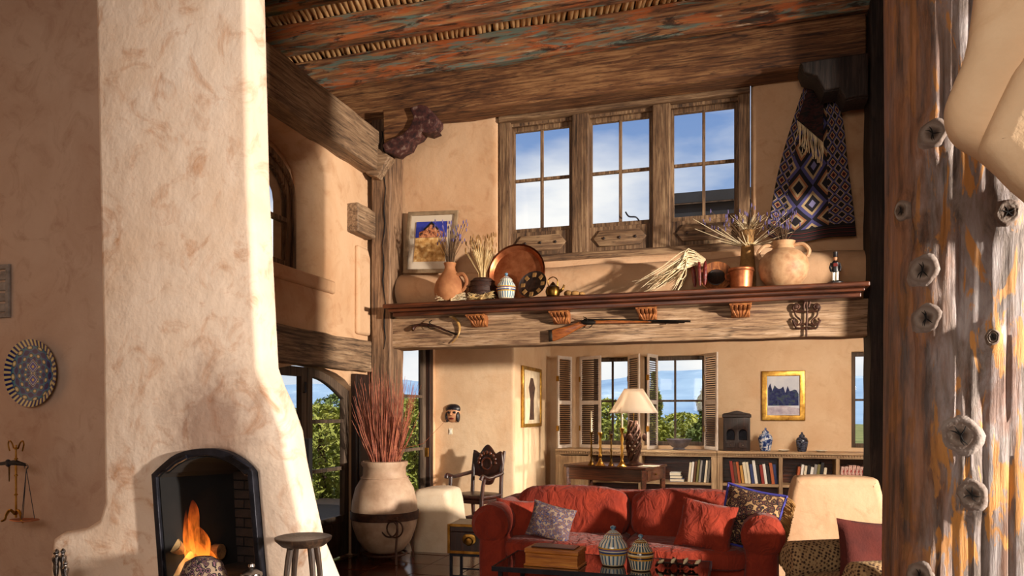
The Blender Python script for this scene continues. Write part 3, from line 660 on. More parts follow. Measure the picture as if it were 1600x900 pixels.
# ------------------------------------------------------------------ mantel shelf and what hangs on the loft beam
ZS = 2.65
sx0, sx1 = at(597, 480, Y=7.0).x, at(1360, 445, Y=7.0).x
sh = thing('mantel_shelf', 'long dark red-brown moulded shelf running along the loft beam', 'shelf', ((sx0+sx1)/2, 7.2, 2.55))
hw = (sx1-sx0)/2
G().bb((-hw, -.20, .055), (hw, .22, .10)).build('board', 'wood_shelf', sh, 0, .012)
G().bb((-hw+.03, -.13, .025), (hw-.03, .2, .055)).build('moulding', 'wood_shelf', sh, 0, .01)
G().bb((-hw+.05, -.06, -.02), (hw-.05, .128, .025)).build('moulding', 'wood_shelf', sh, 0, .01)
def bracket(px, label):
    p = stand(px, YB, 2.414); t = thing('shelf_bracket', label, 'bracket', p, 0, 'carved shelf brackets'); t.scale = (1, .9, .66)
    prof = smooth_loop([(-.004, 0), (-.05, .005), (-.09, .04), (-.10, .09), (-.15, .115), (-.20, .135), (-.205, .165), (-.004, .165)], 3)
    G().prism(prof, -.085, .085, 'yz').build('console', 'bracket_wood', t, 50, .01)
    for i in range(5):
        x = -.072+.036*i
        G().tube(smooth_path([(x*.5, -.045, .0), (x*.75, -.094, .04), (x, -.106, .088), (x*1.08, -.16, .112), (x*1.1, -.212, .14)], 3), [.012, .013, .014, .015, .016, .016, .016, .016, .017, .017, .018, .018, .012], 6).build('leaf', 'bracket_wood', t)
    G().tube([(-.1, -.205, .152), (.1, -.205, .152)], .016, 8).build('scroll', 'bracket_wood', t)
for px, lb_ in ((751, 'carved leaf bracket beside the pistol, leftmost of four'), (879, 'carved leaf bracket above the rifle butt'), (1013, 'carved leaf bracket above the rifle barrel'), (1157, 'carved leaf bracket right of the rifle muzzle')): bracket(px, lb_)
pm('gun_stock', [(.35, '#6a3212'), (.65, '#a35c22')], 12, (1, 6, 6), rough=.4, coat=.3)
pm('gun_metal', [(.3, '#15120f'), (.7, '#3a332c')], 10, rough=.35, metal=.8)
pm('horn', [(.3, '#5a3a1c'), (.6, '#b58a4c'), (.8, '#e2cfa4')], 7, rough=.3)
def P3(pts, Y): return [at(a, b, Y=Y) for a, b in pts]
def local(pts, o): return [Vector(p)-Vector(o) for p in pts]
# rifle
YG = YB-.045; o0 = at(930, 512, Y=YG); t = thing('rifle', 'antique long rifle with orange-brown stock mounted on the loft beam', 'rifle', o0)
rx = lambda pts: [(x-o0.x, z-o0.z) for x, z in pxz(pts, YG)]
obj('stock', slab([rx(smooth_loop([(861, 517), (862, 533), (880, 527), (900, 516), (914, 509), (930, 506), (970, 505.5), (1012, 504.5), (1012, 502), (960, 500.5), (930, 501), (913, 500), (890, 509)], 3))], -.016, .018, .008, 'xz', 2), 'gun_stock', t)
obj('butt_plate', slab([rx([(857, 516), (863, 515.5), (864, 533), (858, 534)])], -.018, .02, .004, 'xz', 1), 'gun_metal', t)
G().tube(local([at(912, 499.5, Y=YG), at(1079, 502, Y=YG)], o0), .011, 10).build('barrel', 'gun_metal', t)
G().tube(local([at(935, 504, Y=YG), at(1070, 504, Y=YG)], o0), .005, 6).build('ramrod', 'gun_metal', t)
obj('lock_plate', slab([rx(smooth_loop([(908, 502), (920, 499), (932, 503), (926, 508), (912, 507)], 2))], -.03, -.012, .004, 'xz', 1), 'gun_metal', t)
G().tube(local(P3([(918, 502), (916, 497), (911, 495)], YG-.03), o0), [.008, .007, .004], 6).build('hammer', 'gun_metal', t)
G().tube(local(smooth_path(P3([(910, 507), (914, 512), (921, 512), (926, 507)], YG)), o0), .004, 6).build('trigger_guard', 'gun_metal', t)
for px in (893, 1040): G().tube(local([at(px, 506 if px > 900 else 514, Y=YG), at(px, 506 if px > 900 else 514, Y=YB+.01)], o0), .006, 6).build('peg', 'gun_metal', t)
# pistol and horn
o0 = at(680, 514, Y=YG); t = thing('pistol', 'dark flintlock pistol hung near the left end of the loft beam', 'pistol', o0)
G().tube(local(smooth_path(P3([(645, 514), (650, 509), (660, 507), (672, 508), (684, 511), (700, 518)], YG)), o0), [.022, .02, .017, .015, .014, .013, .013, .013, .014, .015, .016, .016, .016, .015, .015, .014, .014, .013, .013, .012, .012, .012, .012, .012, .011, .01], 10).build('grip', 'wood_chair', t)
G().blob(at(645, 514, Y=YG)-o0, (.02, .02, .024)).build('pommel', 'brass_dark', t)
G().tube(local([at(672, 506.5, Y=YG), at(714, 523, Y=YG)], o0), .009, 8).build('barrel', 'gun_metal', t)
G().tube(local(P3([(672, 508), (671, 503), (675, 500)], YG-.015), o0), [.008, .007, .004], 6).build('hammer', 'gun_metal', t)
G().tube(local(smooth_path(P3([(668, 509), (672, 514), (680, 513)], YG)), o0), .004, 6).build('trigger_guard', 'gun_metal', t)
G().tube(local([at(668, 509, Y=YG), at(668, 509, Y=YB+.01)], o0), .006, 6).build('peg', 'gun_metal', t)
hp = smooth_path(P3([(700, 494), (712, 499), (718, 512), (715, 526), (706, 536)], YB-.022), 4)
tag(G().tube(hp, [.006+.011*math.sin(PI*min(i/12, 1)) for i in range(len(hp))], 8).build('horn_hook', 'horn'), 'curved pale horn around the pistol muzzle', 'horn')
# iron crest
YI = YB-.03; o0 = at(1259, 500, Y=YI); t = thing('iron_crest', 'wrought iron crest with scrolls at the right end of the loft beam', 'ornament', o0)
def iron(name, pts, r): G().tube(local(smooth_path(P3(pts, YI), 4), o0), r, 6).build(name, 'iron_rust', t)
iron('stem', [(1260, 470), (1261, 490), (1260, 510), (1260, 526)], .010)
for s in (-1, 1):
    X = lambda a: 1260+s*a
    iron('scroll', [(X(2), 487), (X(8), 486), (X(18), 486), (X(21), 480), (X(16), 475), (X(11), 479), (X(14), 483)], .011)
    iron('arm', [(X(18), 488), (X(16), 494), (X(8), 502), (X(14), 508), (X(20), 501), (X(18), 497)], .009)
    iron('bar', [(X(22), 500), (X(18), 508), (X(14), 513), (X(0), 512)], .011)
    iron('bar', [(X(0), 504), (X(10), 508), (X(16), 504)], .007)
    G().blob(at(X(17), 479, Y=YI)-o0, (.028, .014, .028), 2, 12, 8).build('rosette', 'iron_rust', t)
G().tube(local(smooth_path(P3([(1256, 484), (1256, 476), (1260, 468), (1265, 471), (1263, 480)], YI)), o0), .013, 6).build('finial', 'iron_rust', t)
# ------------------------------------------------------------------ things standing on the shelf
pm('terracotta', [(.3, '#8a5230'), (.7, '#b57c4e')], 7, rough=.8, bs=.2)
pm('terracotta_pale', [(.3, '#a97a52'), (.5, '#c8a078'), (.75, '#8d5a38')], 6, rough=.6, bs=.2)
pm('basket', [(.3, '#1d0d08'), (.7, '#43200f')], 16, (1, 1, 5), rough=.6, bs=.5)
pm('straw', [(.3, '#b38a48'), (.7, '#ecd6a2')], 14, rough=.7)
pm('straw_pale', [(.3, '#cdb283'), (.7, '#f3e6c4')], 12, rough=.7)
pm('straw_brown', [(.3, '#6b4a24'), (.7, '#a87d44')], 14, rough=.8)
pm('lavender', [(.3, '#3d3560'), (.7, '#7d72a6')], 20, rough=.9)
pm('stem_dark', [(.3, '#3e2a1a'), (.7, '#7a5a38')], 10, rough=.8)
pm('red_corn', [(.3, '#3d0d0d'), (.7, '#7d241c')], 40, rough=.4, bs=.6, bsc=60)
def jug_profile(pts, k): return [(r*k, z*k) for r, z in pts]
p = stand(703, 7.13, ZS); k = mpp(p)
t = thing('clay_jug', 'brown clay jug with a narrow neck and one handle, on the shelf', 'jug', p)
G().lathe(jug_profile([(12, 0), (18, 2), (24, 12), (25, 20), (22, 32), (14, 44), (9, 50), (8, 56), (10, 62), (8.5, 62), (6.5, 56), (6, 48)], k), 24).build('body', 'terracotta', t)
G().tube([Vector(q)*k for q in smooth_path([(14, -4, 42), (24, -6, 42), (30, -7, 33), (29, -7, 24), (23, -6, 17)])], 3.2*k, 8).build('handle', 'terracotta', t)
def bundle(g, base, n, h, spread, r, lean=(0, 0), hv=.25, r2=None, curve=.3):
    tips = []
    for i in range(n):
        a = random.uniform(0, 2*PI); s = spread*math.sqrt(random.random()); hh = h*random.uniform(1-hv, 1)
        tip = Vector(base)+Vector((math.cos(a)*s+lean[0], math.sin(a)*s*.5+lean[1], hh))
        mid = (Vector(base)*(1-curve)+tip*curve); mid.z = base[2]+hh*.5; mid.x = base[0]+(tip.x-base[0])*curve
        b0 = Vector(base)+Vector((math.cos(a)*r*5, math.sin(a)*r*4, 0))
        g.tube([b0, mid, tip], [r, r, (r2 if r2 is not None else r*.6)], 4); tips.append(tip)
    return tips
def heads(g, tips, rad, ln):
    for tp in tips: g.blob(tp, (rad, rad, ln), 2, 6, 5)
def dried(name, label, cat, base, n, h, spread, r, mat, head=None, lean=(0, 0), parts=('stems', 'seed_heads'), hv=.3, curve=.3):
    t = thing(name, label, cat, base); g = G(); tips = bundle(g, (0, 0, 0), n, h, spread, r, lean, hv, None, curve); o = g.build(parts[0], mat, t); o['kind'] = 'stuff'
    if head:
        g = G(); heads(g, tips, head[1], head[2]); o = g.build(parts[1], head[0], t); o['kind'] = 'stuff'
    return t
dried('dried_lavender', 'dried lavender stems standing in the clay jug', 'dried flowers', p+Vector((0, 0, 48*k)), 60, 80*k, 30*k, .0022, 'stem_dark', ('lavender', .006, .02), (0, 0), hv=.45, curve=.35)
p = stand(754, 7.16, ZS); k = mpp(p)
t = thing('woven_basket', 'small round dark basket holding a wheat sheaf', 'basket', p)
G().lathe(jug_profile([(13, 0), (19, 4), (21.5, 14), (21, 24), (17, 33), (14, 36), (13, 34), (15, 28), (15, 6)], k), 24).build('body', 'basket', t)
for z, r in ((6, 20), (14, 21.8), (23, 21.4), (31, 18.4)): G().ring((0, 0, z*k), r*k, 1.2*k, 'z').build('band', 'basket', t)
dried('wheat_sheaf', 'upright golden wheat sheaf in the dark basket', 'wheat', p+Vector((0, 0, 12*k)), 85, 92*k, 26*k, .0022, 'straw', ('straw_brown', .0055, .026), (-.02, 0), hv=.3, curve=.25)
# leaning picture on the plaster roll
YQ = 7.46; fr = P3([(625, 427), (712, 415), (718, 318), (632, 327)], YQ); o0 = (fr[0]+fr[1])/2
t = thing('leaning_picture', 'framed picture of a house under blue sky, leaning behind the clay jug', 'picture', (o0.x, YQ, 3.045), 0)
t.rotation_euler = (-.10, .045, 0); W_, H_ = .60, .70
obj('frame', slab([rect(-W_/2, 0, W_/2, H_), rect(-W_/2+.045, .045, W_/2-.045, H_-.045)], 0, .035, .01, 'xz', 2), pm('frame_grey', [(.3, '#6f5c46'), (.7, '#a38c6e')], 9, rough=.5), t)
G().bb((-W_/2+.04, .018, .04), (W_/2-.04, .026, H_-.04)).build('mat_board', pm('mat_board', '#cfc2ae', rough=.9), t, 0)
pc = G().bb((-.185, .010, .13), (.185, .017, H_-.12)).build('print', pm('field_paint', [(.3, '#8f5f2c'), (.5, '#c99c5c'), (.7, '#e3c891')], 22, rough=.9, detail=8), t, 0)
G().bb((-.185, .006, .40), (.185, .010, H_-.12)).build('painted_sky', pm('sky_paint', [(.3, '#202a86'), (.7, '#3340ac')], 6, rough=.9), pc, 0)
obj('painted_house', slab([[(-.14, .40), (.14, .40), (.14, .46), (.07, .49), (0, .56), (-.07, .49), (-.14, .46)]], .002, .006, 0, 'xz', 1), pm('house_paint', [(.4, '#3a201c'), (.5, '#b06a44'), (.65, '#d29a70')], 26, rough=.9), pc)
obj('painted_roof', slab([[(-.09, .49), (0, .58), (.09, .49), (.075, .48), (0, .555), (-.075, .48)]], 0, .003, 0, 'xz', 1), 'soot', pc)
# copper tray, leaning
p = stand(806, 7.27, ZS); k = mpp(p); R_ = 45.5*k; RX = Matrix.Rotation(PI/2-.16, 3, 'X')
t = thing('copper_tray', 'large round hammered copper tray leaning on the plaster roll', 'tray', p); t.location.z = ZS+.002
c = Vector((0, .055, R_*.98))
G().lathe([(.001, 0), (R_*.86, 0), (R_*.9, .014), (R_*.97, .045), (R_, .05), (R_, .044), (R_*.93, .008), (R_*.88, -.012), (.001, -.012)], 44, c, RX).build('dish', 'copper', t)
tt = [RX @ Vector((R_*math.cos(a), R_*math.sin(a), .047))+c for a in [2*PI*i/44 for i in range(45)]]
G().tube(tt, .010, 6, False).build('rim', pm('copper_dark', [(.3, '#3a1c10'), (.7, '#6d3820')], 12, rough=.35, metal=1), t)
# painted little jar
def stripes(name, cols, n, extra=None):
    m, nt, b = newmat(name); tc_ = nt.nodes.new('ShaderNodeTexCoord'); s_ = nt.nodes.new('ShaderNodeSeparateXYZ'); nt.links.new(tc_.outputs['Generated'], s_.inputs[0])
    x = math_(nt, 'SUBTRACT', s_.outputs['X'], .5); y = math_(nt, 'SUBTRACT', s_.outputs['Y'], .5); ang = math_(nt, 'ARCTAN2', y, x)
    w1 = math_(nt, 'FRACT', math_(nt, 'MULTIPLY', ang, n/(2*PI)))
    col_ = ramp(nt, w1, cols, 'CONSTANT')
    if extra:
        band = ramp(nt, s_.outputs['Z'], [(q, (f, f, f)) for q, f, _ in extra], 'CONSTANT'); bc = ramp(nt, s_.outputs['Z'], [(q, cc) for q, _, cc in extra], 'CONSTANT'); col_ = mixc(nt, band, col_, bc)
    nt.links.new(col_, b.inputs['Base Color']); b.inputs['Roughness'].default_value = .18; b.inputs['Coat Weight'].default_value = .4; return m
EX = [(0, 1, '#c9b48e'), (.06, 0, '#000000'), (.40, 1, '#c89a32'), (.46, 1, '#2f4a86'), (.52, 1, '#d8d0b4'), (.57, 1, '#5a4b8a'), (.62, 1, '#c89a32'), (.67, 0, '#000000')]
stripes('glaze_blue', [(0, '#e5e0cc'), (.3, '#7fa3b0'), (.55, '#2a4a7a'), (.75, '#e5e0cc')], 20, EX)
stripes('glaze_dark', [(0, '#e0d6b8'), (.4, '#24344a'), (.7, '#6d97a4'), (.85, '#1c2436')], 22, [(0, 1, '#cdb68c'), (.07, 0, '#000000'), (.42, 1, '#c89030'), (.48, 1, '#23283c'), (.54, 1, '#c89030'), (.60, 1, '#d8cba6'), (.66, 1, '#23283c'), (.72, 1, '#c89030'), (.77, 0, '#000000')])
def ginger(name, label, p, r, h, mat, knob):
    t = thing(name, label, 'jar', p)
    G().lathe([(r*.55, 0), (r*.74, .02*h), (r*.82, .10*h), (r*.98, .38*h), (r, .46*h), (r*.9, .56*h), (r*.66, .66*h), (r*.60, .70*h), (r*.5, .70*h)], 32).build('body', mat, t, 50)
    ld = G().lathe([(r*.66, .69*h), (r*.66, .72*h), (r*.45, .80*h), (r*.2, .87*h), (.001, .88*h)], 32).build('lid', mat, t, 50)
    G().lathe([(r*.08, .87*h), (r*.09, .89*h), (r*.2, .93*h), (r*.19, .97*h), (.001, h)], 16).build('knob', knob, ld, 60); return t
pm('glaze_knob', [(.4, '#3e6d92'), (.6, '#a9c4cc')], 30, rough=.15)
p = stand(791, 7.09, ZS); k = mpp(p); ginger('lidded_jar', 'tiny blue lidded jar in front of the copper tray', p, 15*k, 42*k, 'glaze_blue', 'glaze_knob')
# carved dark plate
p = stand(833, 7.12, ZS); k = mpp(p); r = 25*k; RX = Matrix.Rotation(-.25, 3, 'Z') @ Matrix.Rotation(PI/2-.32, 3, 'X')
t = thing('carved_plate', 'dark carved wooden plate tilted before the copper tray', 'plate', p); c = Vector((0, .02, r*.86))
G().lathe([(.001, 0), (r*.5, .0), (r*.92, .02), (r, .03), (r*.96, .02), (r*.5, -.012), (.001, -.012)], 32, c, RX, 1, .9).build('dish', 'wood_dark', t)
for i in range(8):
    a = 2*PI*i/8; q = RX @ Vector((r*.72*math.cos(a), r*.66*math.sin(a), .018)); G().box(c+q, (r*.30, r*.26, .010), RX @ Matrix.Rotation(a, 3, 'Z')).build('carving', 'straw_brown', t, 0, .003)
# little brass kettle
p = stand(864, 7.10, ZS); k = mpp(p); t = thing('brass_kettle', 'small brass kettle with a loop handle right of the copper tray', 'kettle', p)
G().lathe(jug_profile([(7, 0), (10, 2), (12, 9), (10, 16), (5, 19), (4, 21), (2, 23), (.1, 25)], k), 20).build('body', 'brass_dark', t)
G().tube([Vector(q)*k for q in smooth_path([(10, 0, 8), (15, 0, 12), (18, 0, 19)])], [2.4*k]*6+[1.6*k]*5, 6).build('spout', 'brass_dark', t)
G().tube([Vector(q)*k for q in smooth_path([(-7, 0, 17), (-8, 0, 27), (0, 0, 32), (7, 0, 27), (7, 0, 17)])], .9*k, 6).build('handle', 'brass', t)
p = stand(897, 7.08, ZS); k = mpp(p); t = thing('seed_pod', 'small dry brown seed pods lying right of the brass kettle', 'seed pods', p)
for dx, dy, r in ((-10, 0, 6), (2, -2, 5), (12, 2, 4.2)): G().blob((dx*k, dy*k, r*.8*k), (r*1.5*k, r*k, r*.8*k), 2, 12, 8, Matrix.Rotation(dx*.1, 3, 'Z')).build('pod', 'straw_brown', t)
def lying_sheaf(label, px, Y, L_, n, mat, rz, name='straw_sheaf'):
    p = stand(px, Y, ZS); t = thing(name, label, 'straw', p, rz); g = G()
    for i in range(n):
        s = random.choice((-1, 1)); a = random.uniform(-.35, .35); l = L_*random.uniform(.6, 1)/2
        g.tube([(0, random.uniform(-.012, .012), random.uniform(.004, .05)), (s*l*.5, a*l*.35, random.uniform(.01, .07)), (s*l, a*l, random.uniform(.006, .085))], [.0034, .003, .002], 4)
    o = g.build('stalks', mat, t); o['kind'] = 'stuff'
    G().ring((0, 0, .016), .020, .004, 'x', 12, 5).build('tie', 'straw_brown', t)
lying_sheaf('pale straw sheaf lying before the clay jug', 705, 7.03, .33, 60, 'straw_pale', .05)
lying_sheaf('pale straw sheaf lying before the dark basket', 752, 7.035, .30, 60, 'straw', -.05)
# corn husks
p = stand(1090, 7.10, ZS); k = mpp(p); t = thing('corn_husks', 'bunch of pale dried corn husks spilling over the shelf with dark red ears', 'corn', p)
for i in range(66):
    f = random.random(); x1_, z1_ = -(30+75*f)*k*random.uniform(.6, 1), (random.uniform(-2, 34)*(1-.45*f)+2)*k
    y1_ = random.uniform(-.10, .10)
    pts = smooth_path([(12*k, 0, 50*k*random.uniform(.85, 1)), (-14*k, y1_*.3, random.uniform(36, 66)*k), (x1_*.6, y1_*.7, (z1_/k*.6+random.uniform(14, 30))*k), (x1_, y1_-.03, max(z1_, .006))], 3)
    m_ = len(pts); G().tube(pts, [.003+.014*math.sin(PI*j/(m_-1)) for j in range(m_)], 5, True, .25).build('husk', 'straw_pale', t, 60)
for dx, dy, a in ((2, -.04, .2), (12, -.05, -.1), (-8, .02, .4)):
    G().tube(smooth_path([(dx*k, dy, 44*k), (dx*k+a*.03, dy-.01, 28*k), (dx*k+a*.06, dy-.01, 6*k)], 4), [.006, .012, .017, .02, .022, .022, .02, .016, .008], 10).build('ear', 'red_corn', t)
p = stand(1119, 7.24, ZS); k = mpp(p); r = 25*k; RX = Matrix.Rotation(PI/2-.3, 3, 'X'); t = thing('wooden_bowl', 'reddish round wooden dish propped behind the corn husks', 'dish', p); c = Vector((0, .03, r*.95))
G().lathe([(.001, 0), (r*.6, .004), (r*.95, .035), (r, .035), (r*.9, .0), (r*.5, -.02), (.001, -.02)], 28, c, RX).build('dish', 'bracket_wood', t)
G().lathe([(r*.5, .003), (r*.55, .008), (r*.5, .012), (r*.45, .008)], 28, c, RX).build('carved_ring', 'wood_dark', t)
# copper pot
p = stand(1158, 7.10, ZS); k = mpp(p); t = thing('copper_pot', 'shiny straight-sided copper pot beside the big clay pot', 'pot', p)
G().lathe(jug_profile([(15, 0), (16, 1), (17, 12), (18, 25), (19.5, 29), (19, 31), (17.5, 29), (16.5, 22), (15.5, 3), (.1, 2)], k), 32).build('body', 'copper', t)
G().ring((0, 0, 27*k), 18.8*k, 1.3*k, 'z', 32).build('rim', 'copper', t)
G().tube([Vector(q)*k for q in smooth_path([(-17, -3, 24), (-23, -3, 22), (-22, -3, 15), (-17, -3, 14)])], 1.4*k, 6).build('handle', 'copper', t)
# sheaf with lavender behind it
p = stand(1168, 7.32, ZS); k = mpp(p); t = thing('straw_bouquet', 'tall tied bouquet of straw and lavender behind the copper pot', 'dried flowers', p)
G().lathe(jug_profile([(12, 0), (13, 20), (11, 50), (9, 75), (12, 95), (8, 97)], k), 14).build('tied_stalks', 'straw_brown', t)
g = G(); tips = bundle(g, (0, 0, 88*k), 60, 36*k, 30*k, .0026, (0, -.02), .6); g.build('straw', 'straw_pale', t)['kind'] = 'stuff'
g = G(); tips = bundle(g, (0, 0, 60*k), 34, 70*k, 62*k, .0022, (-.05, -.05), .5); o = g.build('stems', 'stem_dark', t); o['kind'] = 'stuff'
g = G(); heads(g, tips, .006, .022); g.build('flower_heads', 'lavender', t)['kind'] = 'stuff'
G().ring((0, 0, 74*k), 9.6*k, 1.6*k, 'z', 16).build('tie', 'straw', t)
g = G(); bundle(g, (0, -.02, 70*k), 22, 50*k, 78*k, .0034, (-.06, -.06), .9, None, .55); g.build('loose_straw', 'straw_pale', t)['kind'] = 'stuff'
# big pot
p = stand(1224, 7.18, ZS); k = mpp(p); t = thing('clay_pot', 'big round pale clay pot with two small handles, on the shelf', 'pot', p)
G().lathe(jug_profile([(14, 0), (24, 3), (34, 16), (38, 32), (35, 45), (26, 55), (17, 60), (15, 66), (18, 72), (15.5, 72), (12, 66), (12, 58)], k), 36).build('body', 'terracotta_pale', t)
for s in (-1, 1): G().tube([Vector(q)*k for q in smooth_path([(s*15, -2, 66), (s*28, -4, 66), (s*37, -5, 56), (s*34, -4, 46)])], 3*k, 8).build('handle', 'terracotta_pale', t)
dried('dried_lavender', 'dark lavender sprigs in the big clay pot, before the textile', 'dried flowers', p+Vector((0, 0, 56*k)), 36, 66*k, 28*k, .0022, 'stem_dark', ('lavender', .006, .022), (-.02, 0), hv=.5)
# toy soldier
p = stand(1305, 7.10, ZS); k = mpp(p); t = thing('toy_soldier', 'small wooden toy soldier in dark coat and white trousers on the shelf', 'figurine', p)
dk = pm('paint_dark', '#141118', rough=.4); wh = pm('paint_white', '#e2dccb', rough=.4); sk = pm('paint_skin', '#b98560', rough=.5); rd = pm('paint_red', '#6a1a14', rough=.4)
G().lathe(jug_profile([(13, 0), (13, 2), (11, 3.5), (.1, 3.5)], k), 20).build('base', dk, t)
for s in (-1, 1):
    G().tube([(s*2.6*k, 0, 3*k), (s*2.7*k, 0, 11*k), (s*2.4*k, 0, 20*k)], [2.1*k, 2.2*k, 2.8*k], 8).build('leg', wh, t)
    G().blob((s*2.8*k, -2*k, 4.4*k), (2.2*k, 3.4*k, 1.6*k), 2, 8, 6).build('boot', dk, t)
    G().tube([(s*5.2*k, 0, 33*k), (s*7.4*k, -.5*k, 26*k), (s*6.2*k, -2*k, 20*k)], [2.0*k, 1.9*k, 1.5*k], 8).build('arm', dk, t)
G().lathe(jug_profile([(4.6, 18), (5.6, 20), (4.6, 26), (6, 33), (3, 36), (1.5, 37)], k), 14, sy=.7).build('coat', dk, t)
G().bb((-3*k, -4.6*k, 27*k), (3*k, -3.4*k, 32*k)).build('chest_panel', rd, t, 0)
hd = G().blob((0, 0, 40*k), (3.1*k, 3.1*k, 3.8*k), 2, 12, 9).build('head', sk, t)
G().lathe(jug_profile([(3.6, 42), (3.4, 43), (3.9, 50), (.1, 50.5)], k), 14).build('hat', dk, t)
# hanging kilim
m, nt, b = newmat('kilim'); tc_ = nt.nodes.new('ShaderNodeTexCoord'); s_ = nt.nodes.new('ShaderNodeSeparateXYZ'); nt.links.new(tc_.outputs['UV'], s_.inputs[0])
U, V = s_.outputs['X'], s_.outputs['Y']
def dia(nu, nv, ou=0, ov=0):
    a = math_(nt, 'ABSOLUTE', math_(nt, 'SUBTRACT', math_(nt, 'FRACT', math_(nt, 'ADD', math_(nt, 'MULTIPLY', U, nu), ou)), .5)); c_ = math_(nt, 'ABSOLUTE', math_(nt, 'SUBTRACT', math_(nt, 'FRACT', math_(nt, 'ADD', math_(nt, 'MULTIPLY', V, nv), ov)), .5)); return math_(nt, 'ADD', a, c_)
small = ramp(nt, dia(7, 15), [(0, '#16101a'), (.14, '#7a3030'), (.24, '#a89068'), (.32, '#15101a'), (.46, '#504d78'), (.62, '#a89068'), (.70, '#120d14')], 'CONSTANT')
large = ramp(nt, dia(2.6, 5, .2), [(0, '#726e94'), (.12, '#14101a'), (.26, '#a08a68'), (.36, '#454270'), (.50, '#14101a'), (.66, '#8a5a3c'), (.74, '#a08a68'), (.82, '#14101a')], 'CONSTANT')
side = ramp(nt, math_(nt, 'ABSOLUTE', math_(nt, 'SUBTRACT', U, .44)), [(0, (1, 1, 1)), (.26, (0, 0, 0))], 'CONSTANT')
c_ = mixc(nt, side, small, large)
str_ = ramp(nt, math_(nt, 'FRACT', math_(nt, 'MULTIPLY', V, 26)), [(0, '#0d0a0d'), (.45, '#5d1714'), (.6, '#0d0a0d'), (.9, '#3b2018')], 'CONSTANT')
c_ = mixc(nt, ramp(nt, V, [(0, (1, 1, 1)), (.13, (0, 0, 0)), (.93, (1, 1, 1))], 'CONSTANT'), c_, str_)
nt.links.new(c_, b.inputs['Base Color']); b.inputs['Roughness'].default_value = .95; bump(nt, b, noise(nt, coords(nt), 120, 2), .3, .004)
YK = 7.50; lft = smooth_path([(1262, 120, 0), (1240, 185, 0), (1218, 260, 0), (1204, 330, 0), (1198, 368, 0)], 8); rgt = smooth_path([(1286, 118, 0), (1314, 175, 0), (1324, 250, 0), (1333, 320, 0), (1338, 366, 0)], 8)
def kil(u, v):
    v = 1-v; j = v*(len(lft)-1); i = min(int(j), len(lft)-2); f = j-i; a = lft[i].lerp(lft[i+1], f); c = rgt[i].lerp(rgt[i+1], f); q = a.lerp(c, u)
    y = q.y+10*v*math.sin(u*PI)*(1 if v > .5 else 2*v)+4*v*math.sin(u*7)
    return at(q.x, y, Y=YK+.035*math.sin(u*11+v*2)*(.35+.65*v)*(.6+.4*math.sin(u*5))-.02*v)
t = thing('hanging_kilim', 'dark geometric woven textile draped from one point on the upper wall', 'textile', (0, 0, 0))
g = G().grid(kil, 60, 60); g.build('cloth', 'kilim', t, 60, solid=.012)
fl_l = [(1270, 122), (1252, 150), (1248, 178)]; 
def flap(u, v):
    v = 1-v; x = 1270-24*v+u*(18+22*v); y = 118+70*v+u*34*v; return at(x, y, Y=YK-.06-.02*math.sin(u*8))
pm('kilim_dark', [(.42, '#0c090c'), (.5, '#3a1512'), (.58, '#0f0b0e')], 9, (1, 1, 3), rough=.95)
G().grid(flap, 24, 16).build('folded_flap', 'kilim_dark', t, 60, solid=.01)
g = G()
for i in range(22):
    u = i/21; a = flap(u, 0); q = at(0, 0, Y=1); g.tube([a, a+Vector((random.uniform(-.01, .01), -.012, -.09)), a+Vector((random.uniform(-.03, .03), -.01, -.20-random.uniform(0, .05)))], [.004, .0035, .003], 4)
g.build('fringe', 'straw_pale', t)['kind'] = 'stuff'
pk = at(1276, 119, Y=YK); G().tube([pk+Vector((0, -.06, 0)), pk+Vector((0, .125, .01))], .018, 8).build('peg', 'wood_dark', t)
# ------------------------------------------------------------------ left foreground: wall, ledge, hearth
m, nt, b = newmat('majolica'); v = coords(nt)
s_ = nt.nodes.new('ShaderNodeSeparateXYZ'); nt.links.new(v, s_.inputs[0]); ln = nt.nodes.new('ShaderNodeVectorMath'); ln.operation = 'LENGTH'; nt.links.new(coords(nt, (1, 1, 0)), ln.inputs[0])
ang = math_(nt, 'ARCTAN2', s_.outputs['Y'], s_.outputs['X']); rr = ln.outputs['Value']
pet = math_(nt, 'ADD', math_(nt, 'MULTIPLY', math_(nt, 'SINE', math_(nt, 'MULTIPLY', ang, 12)), .5), math_(nt, 'MULTIPLY', math_(nt, 'SINE', math_(nt, 'MULTIPLY', rr, 95)), .6))
c_ = ramp(nt, math_(nt, 'ADD', math_(nt, 'MULTIPLY', pet, .4), .5), [(0, '#131c5c'), (.34, '#27408e'), (.5, '#2f7a8c'), (.66, '#131c5c'), (.78, '#c2b070'), (.9, '#ded6bc')], 'CONSTANT')
d_ = math_(nt, 'ADD', math_(nt, 'ABSOLUTE', math_(nt, 'SUBTRACT', math_(nt, 'ABSOLUTE', s_.outputs['X']), .0)), math_(nt, 'ABSOLUTE', math_(nt, 'SUBTRACT', math_(nt, 'ABSOLUTE', s_.outputs['Y']), .055)))
c_ = mixc(nt, ramp(nt, d_, [(0, (1, 1, 1)), (.062, (0, 0, 0))], 'CONSTANT'), c_, ramp(nt, d_, [(0, '#d2b45a'), (.012, '#3b3f9c'), (.036, '#aebcd0'), (.046, '#1b2468'), (.056, '#d8cca4')], 'CONSTANT'))
c_ = mixc(nt, ramp(nt, rr, [(0, (0, 0, 0)), (.228, (1, 1, 1))], 'CONSTANT'), c_, ramp(nt, math_(nt, 'FRACT', math_(nt, 'MULTIPLY', ang, 6.37)), [(0, '#1a2266'), (.5, '#d8c88e')], 'CONSTANT'))
nt.links.new(c_, b.inputs['Base Color']); b.inputs['Roughness'].default_value = .14; b.inputs['Coat Weight'].default_value = .5
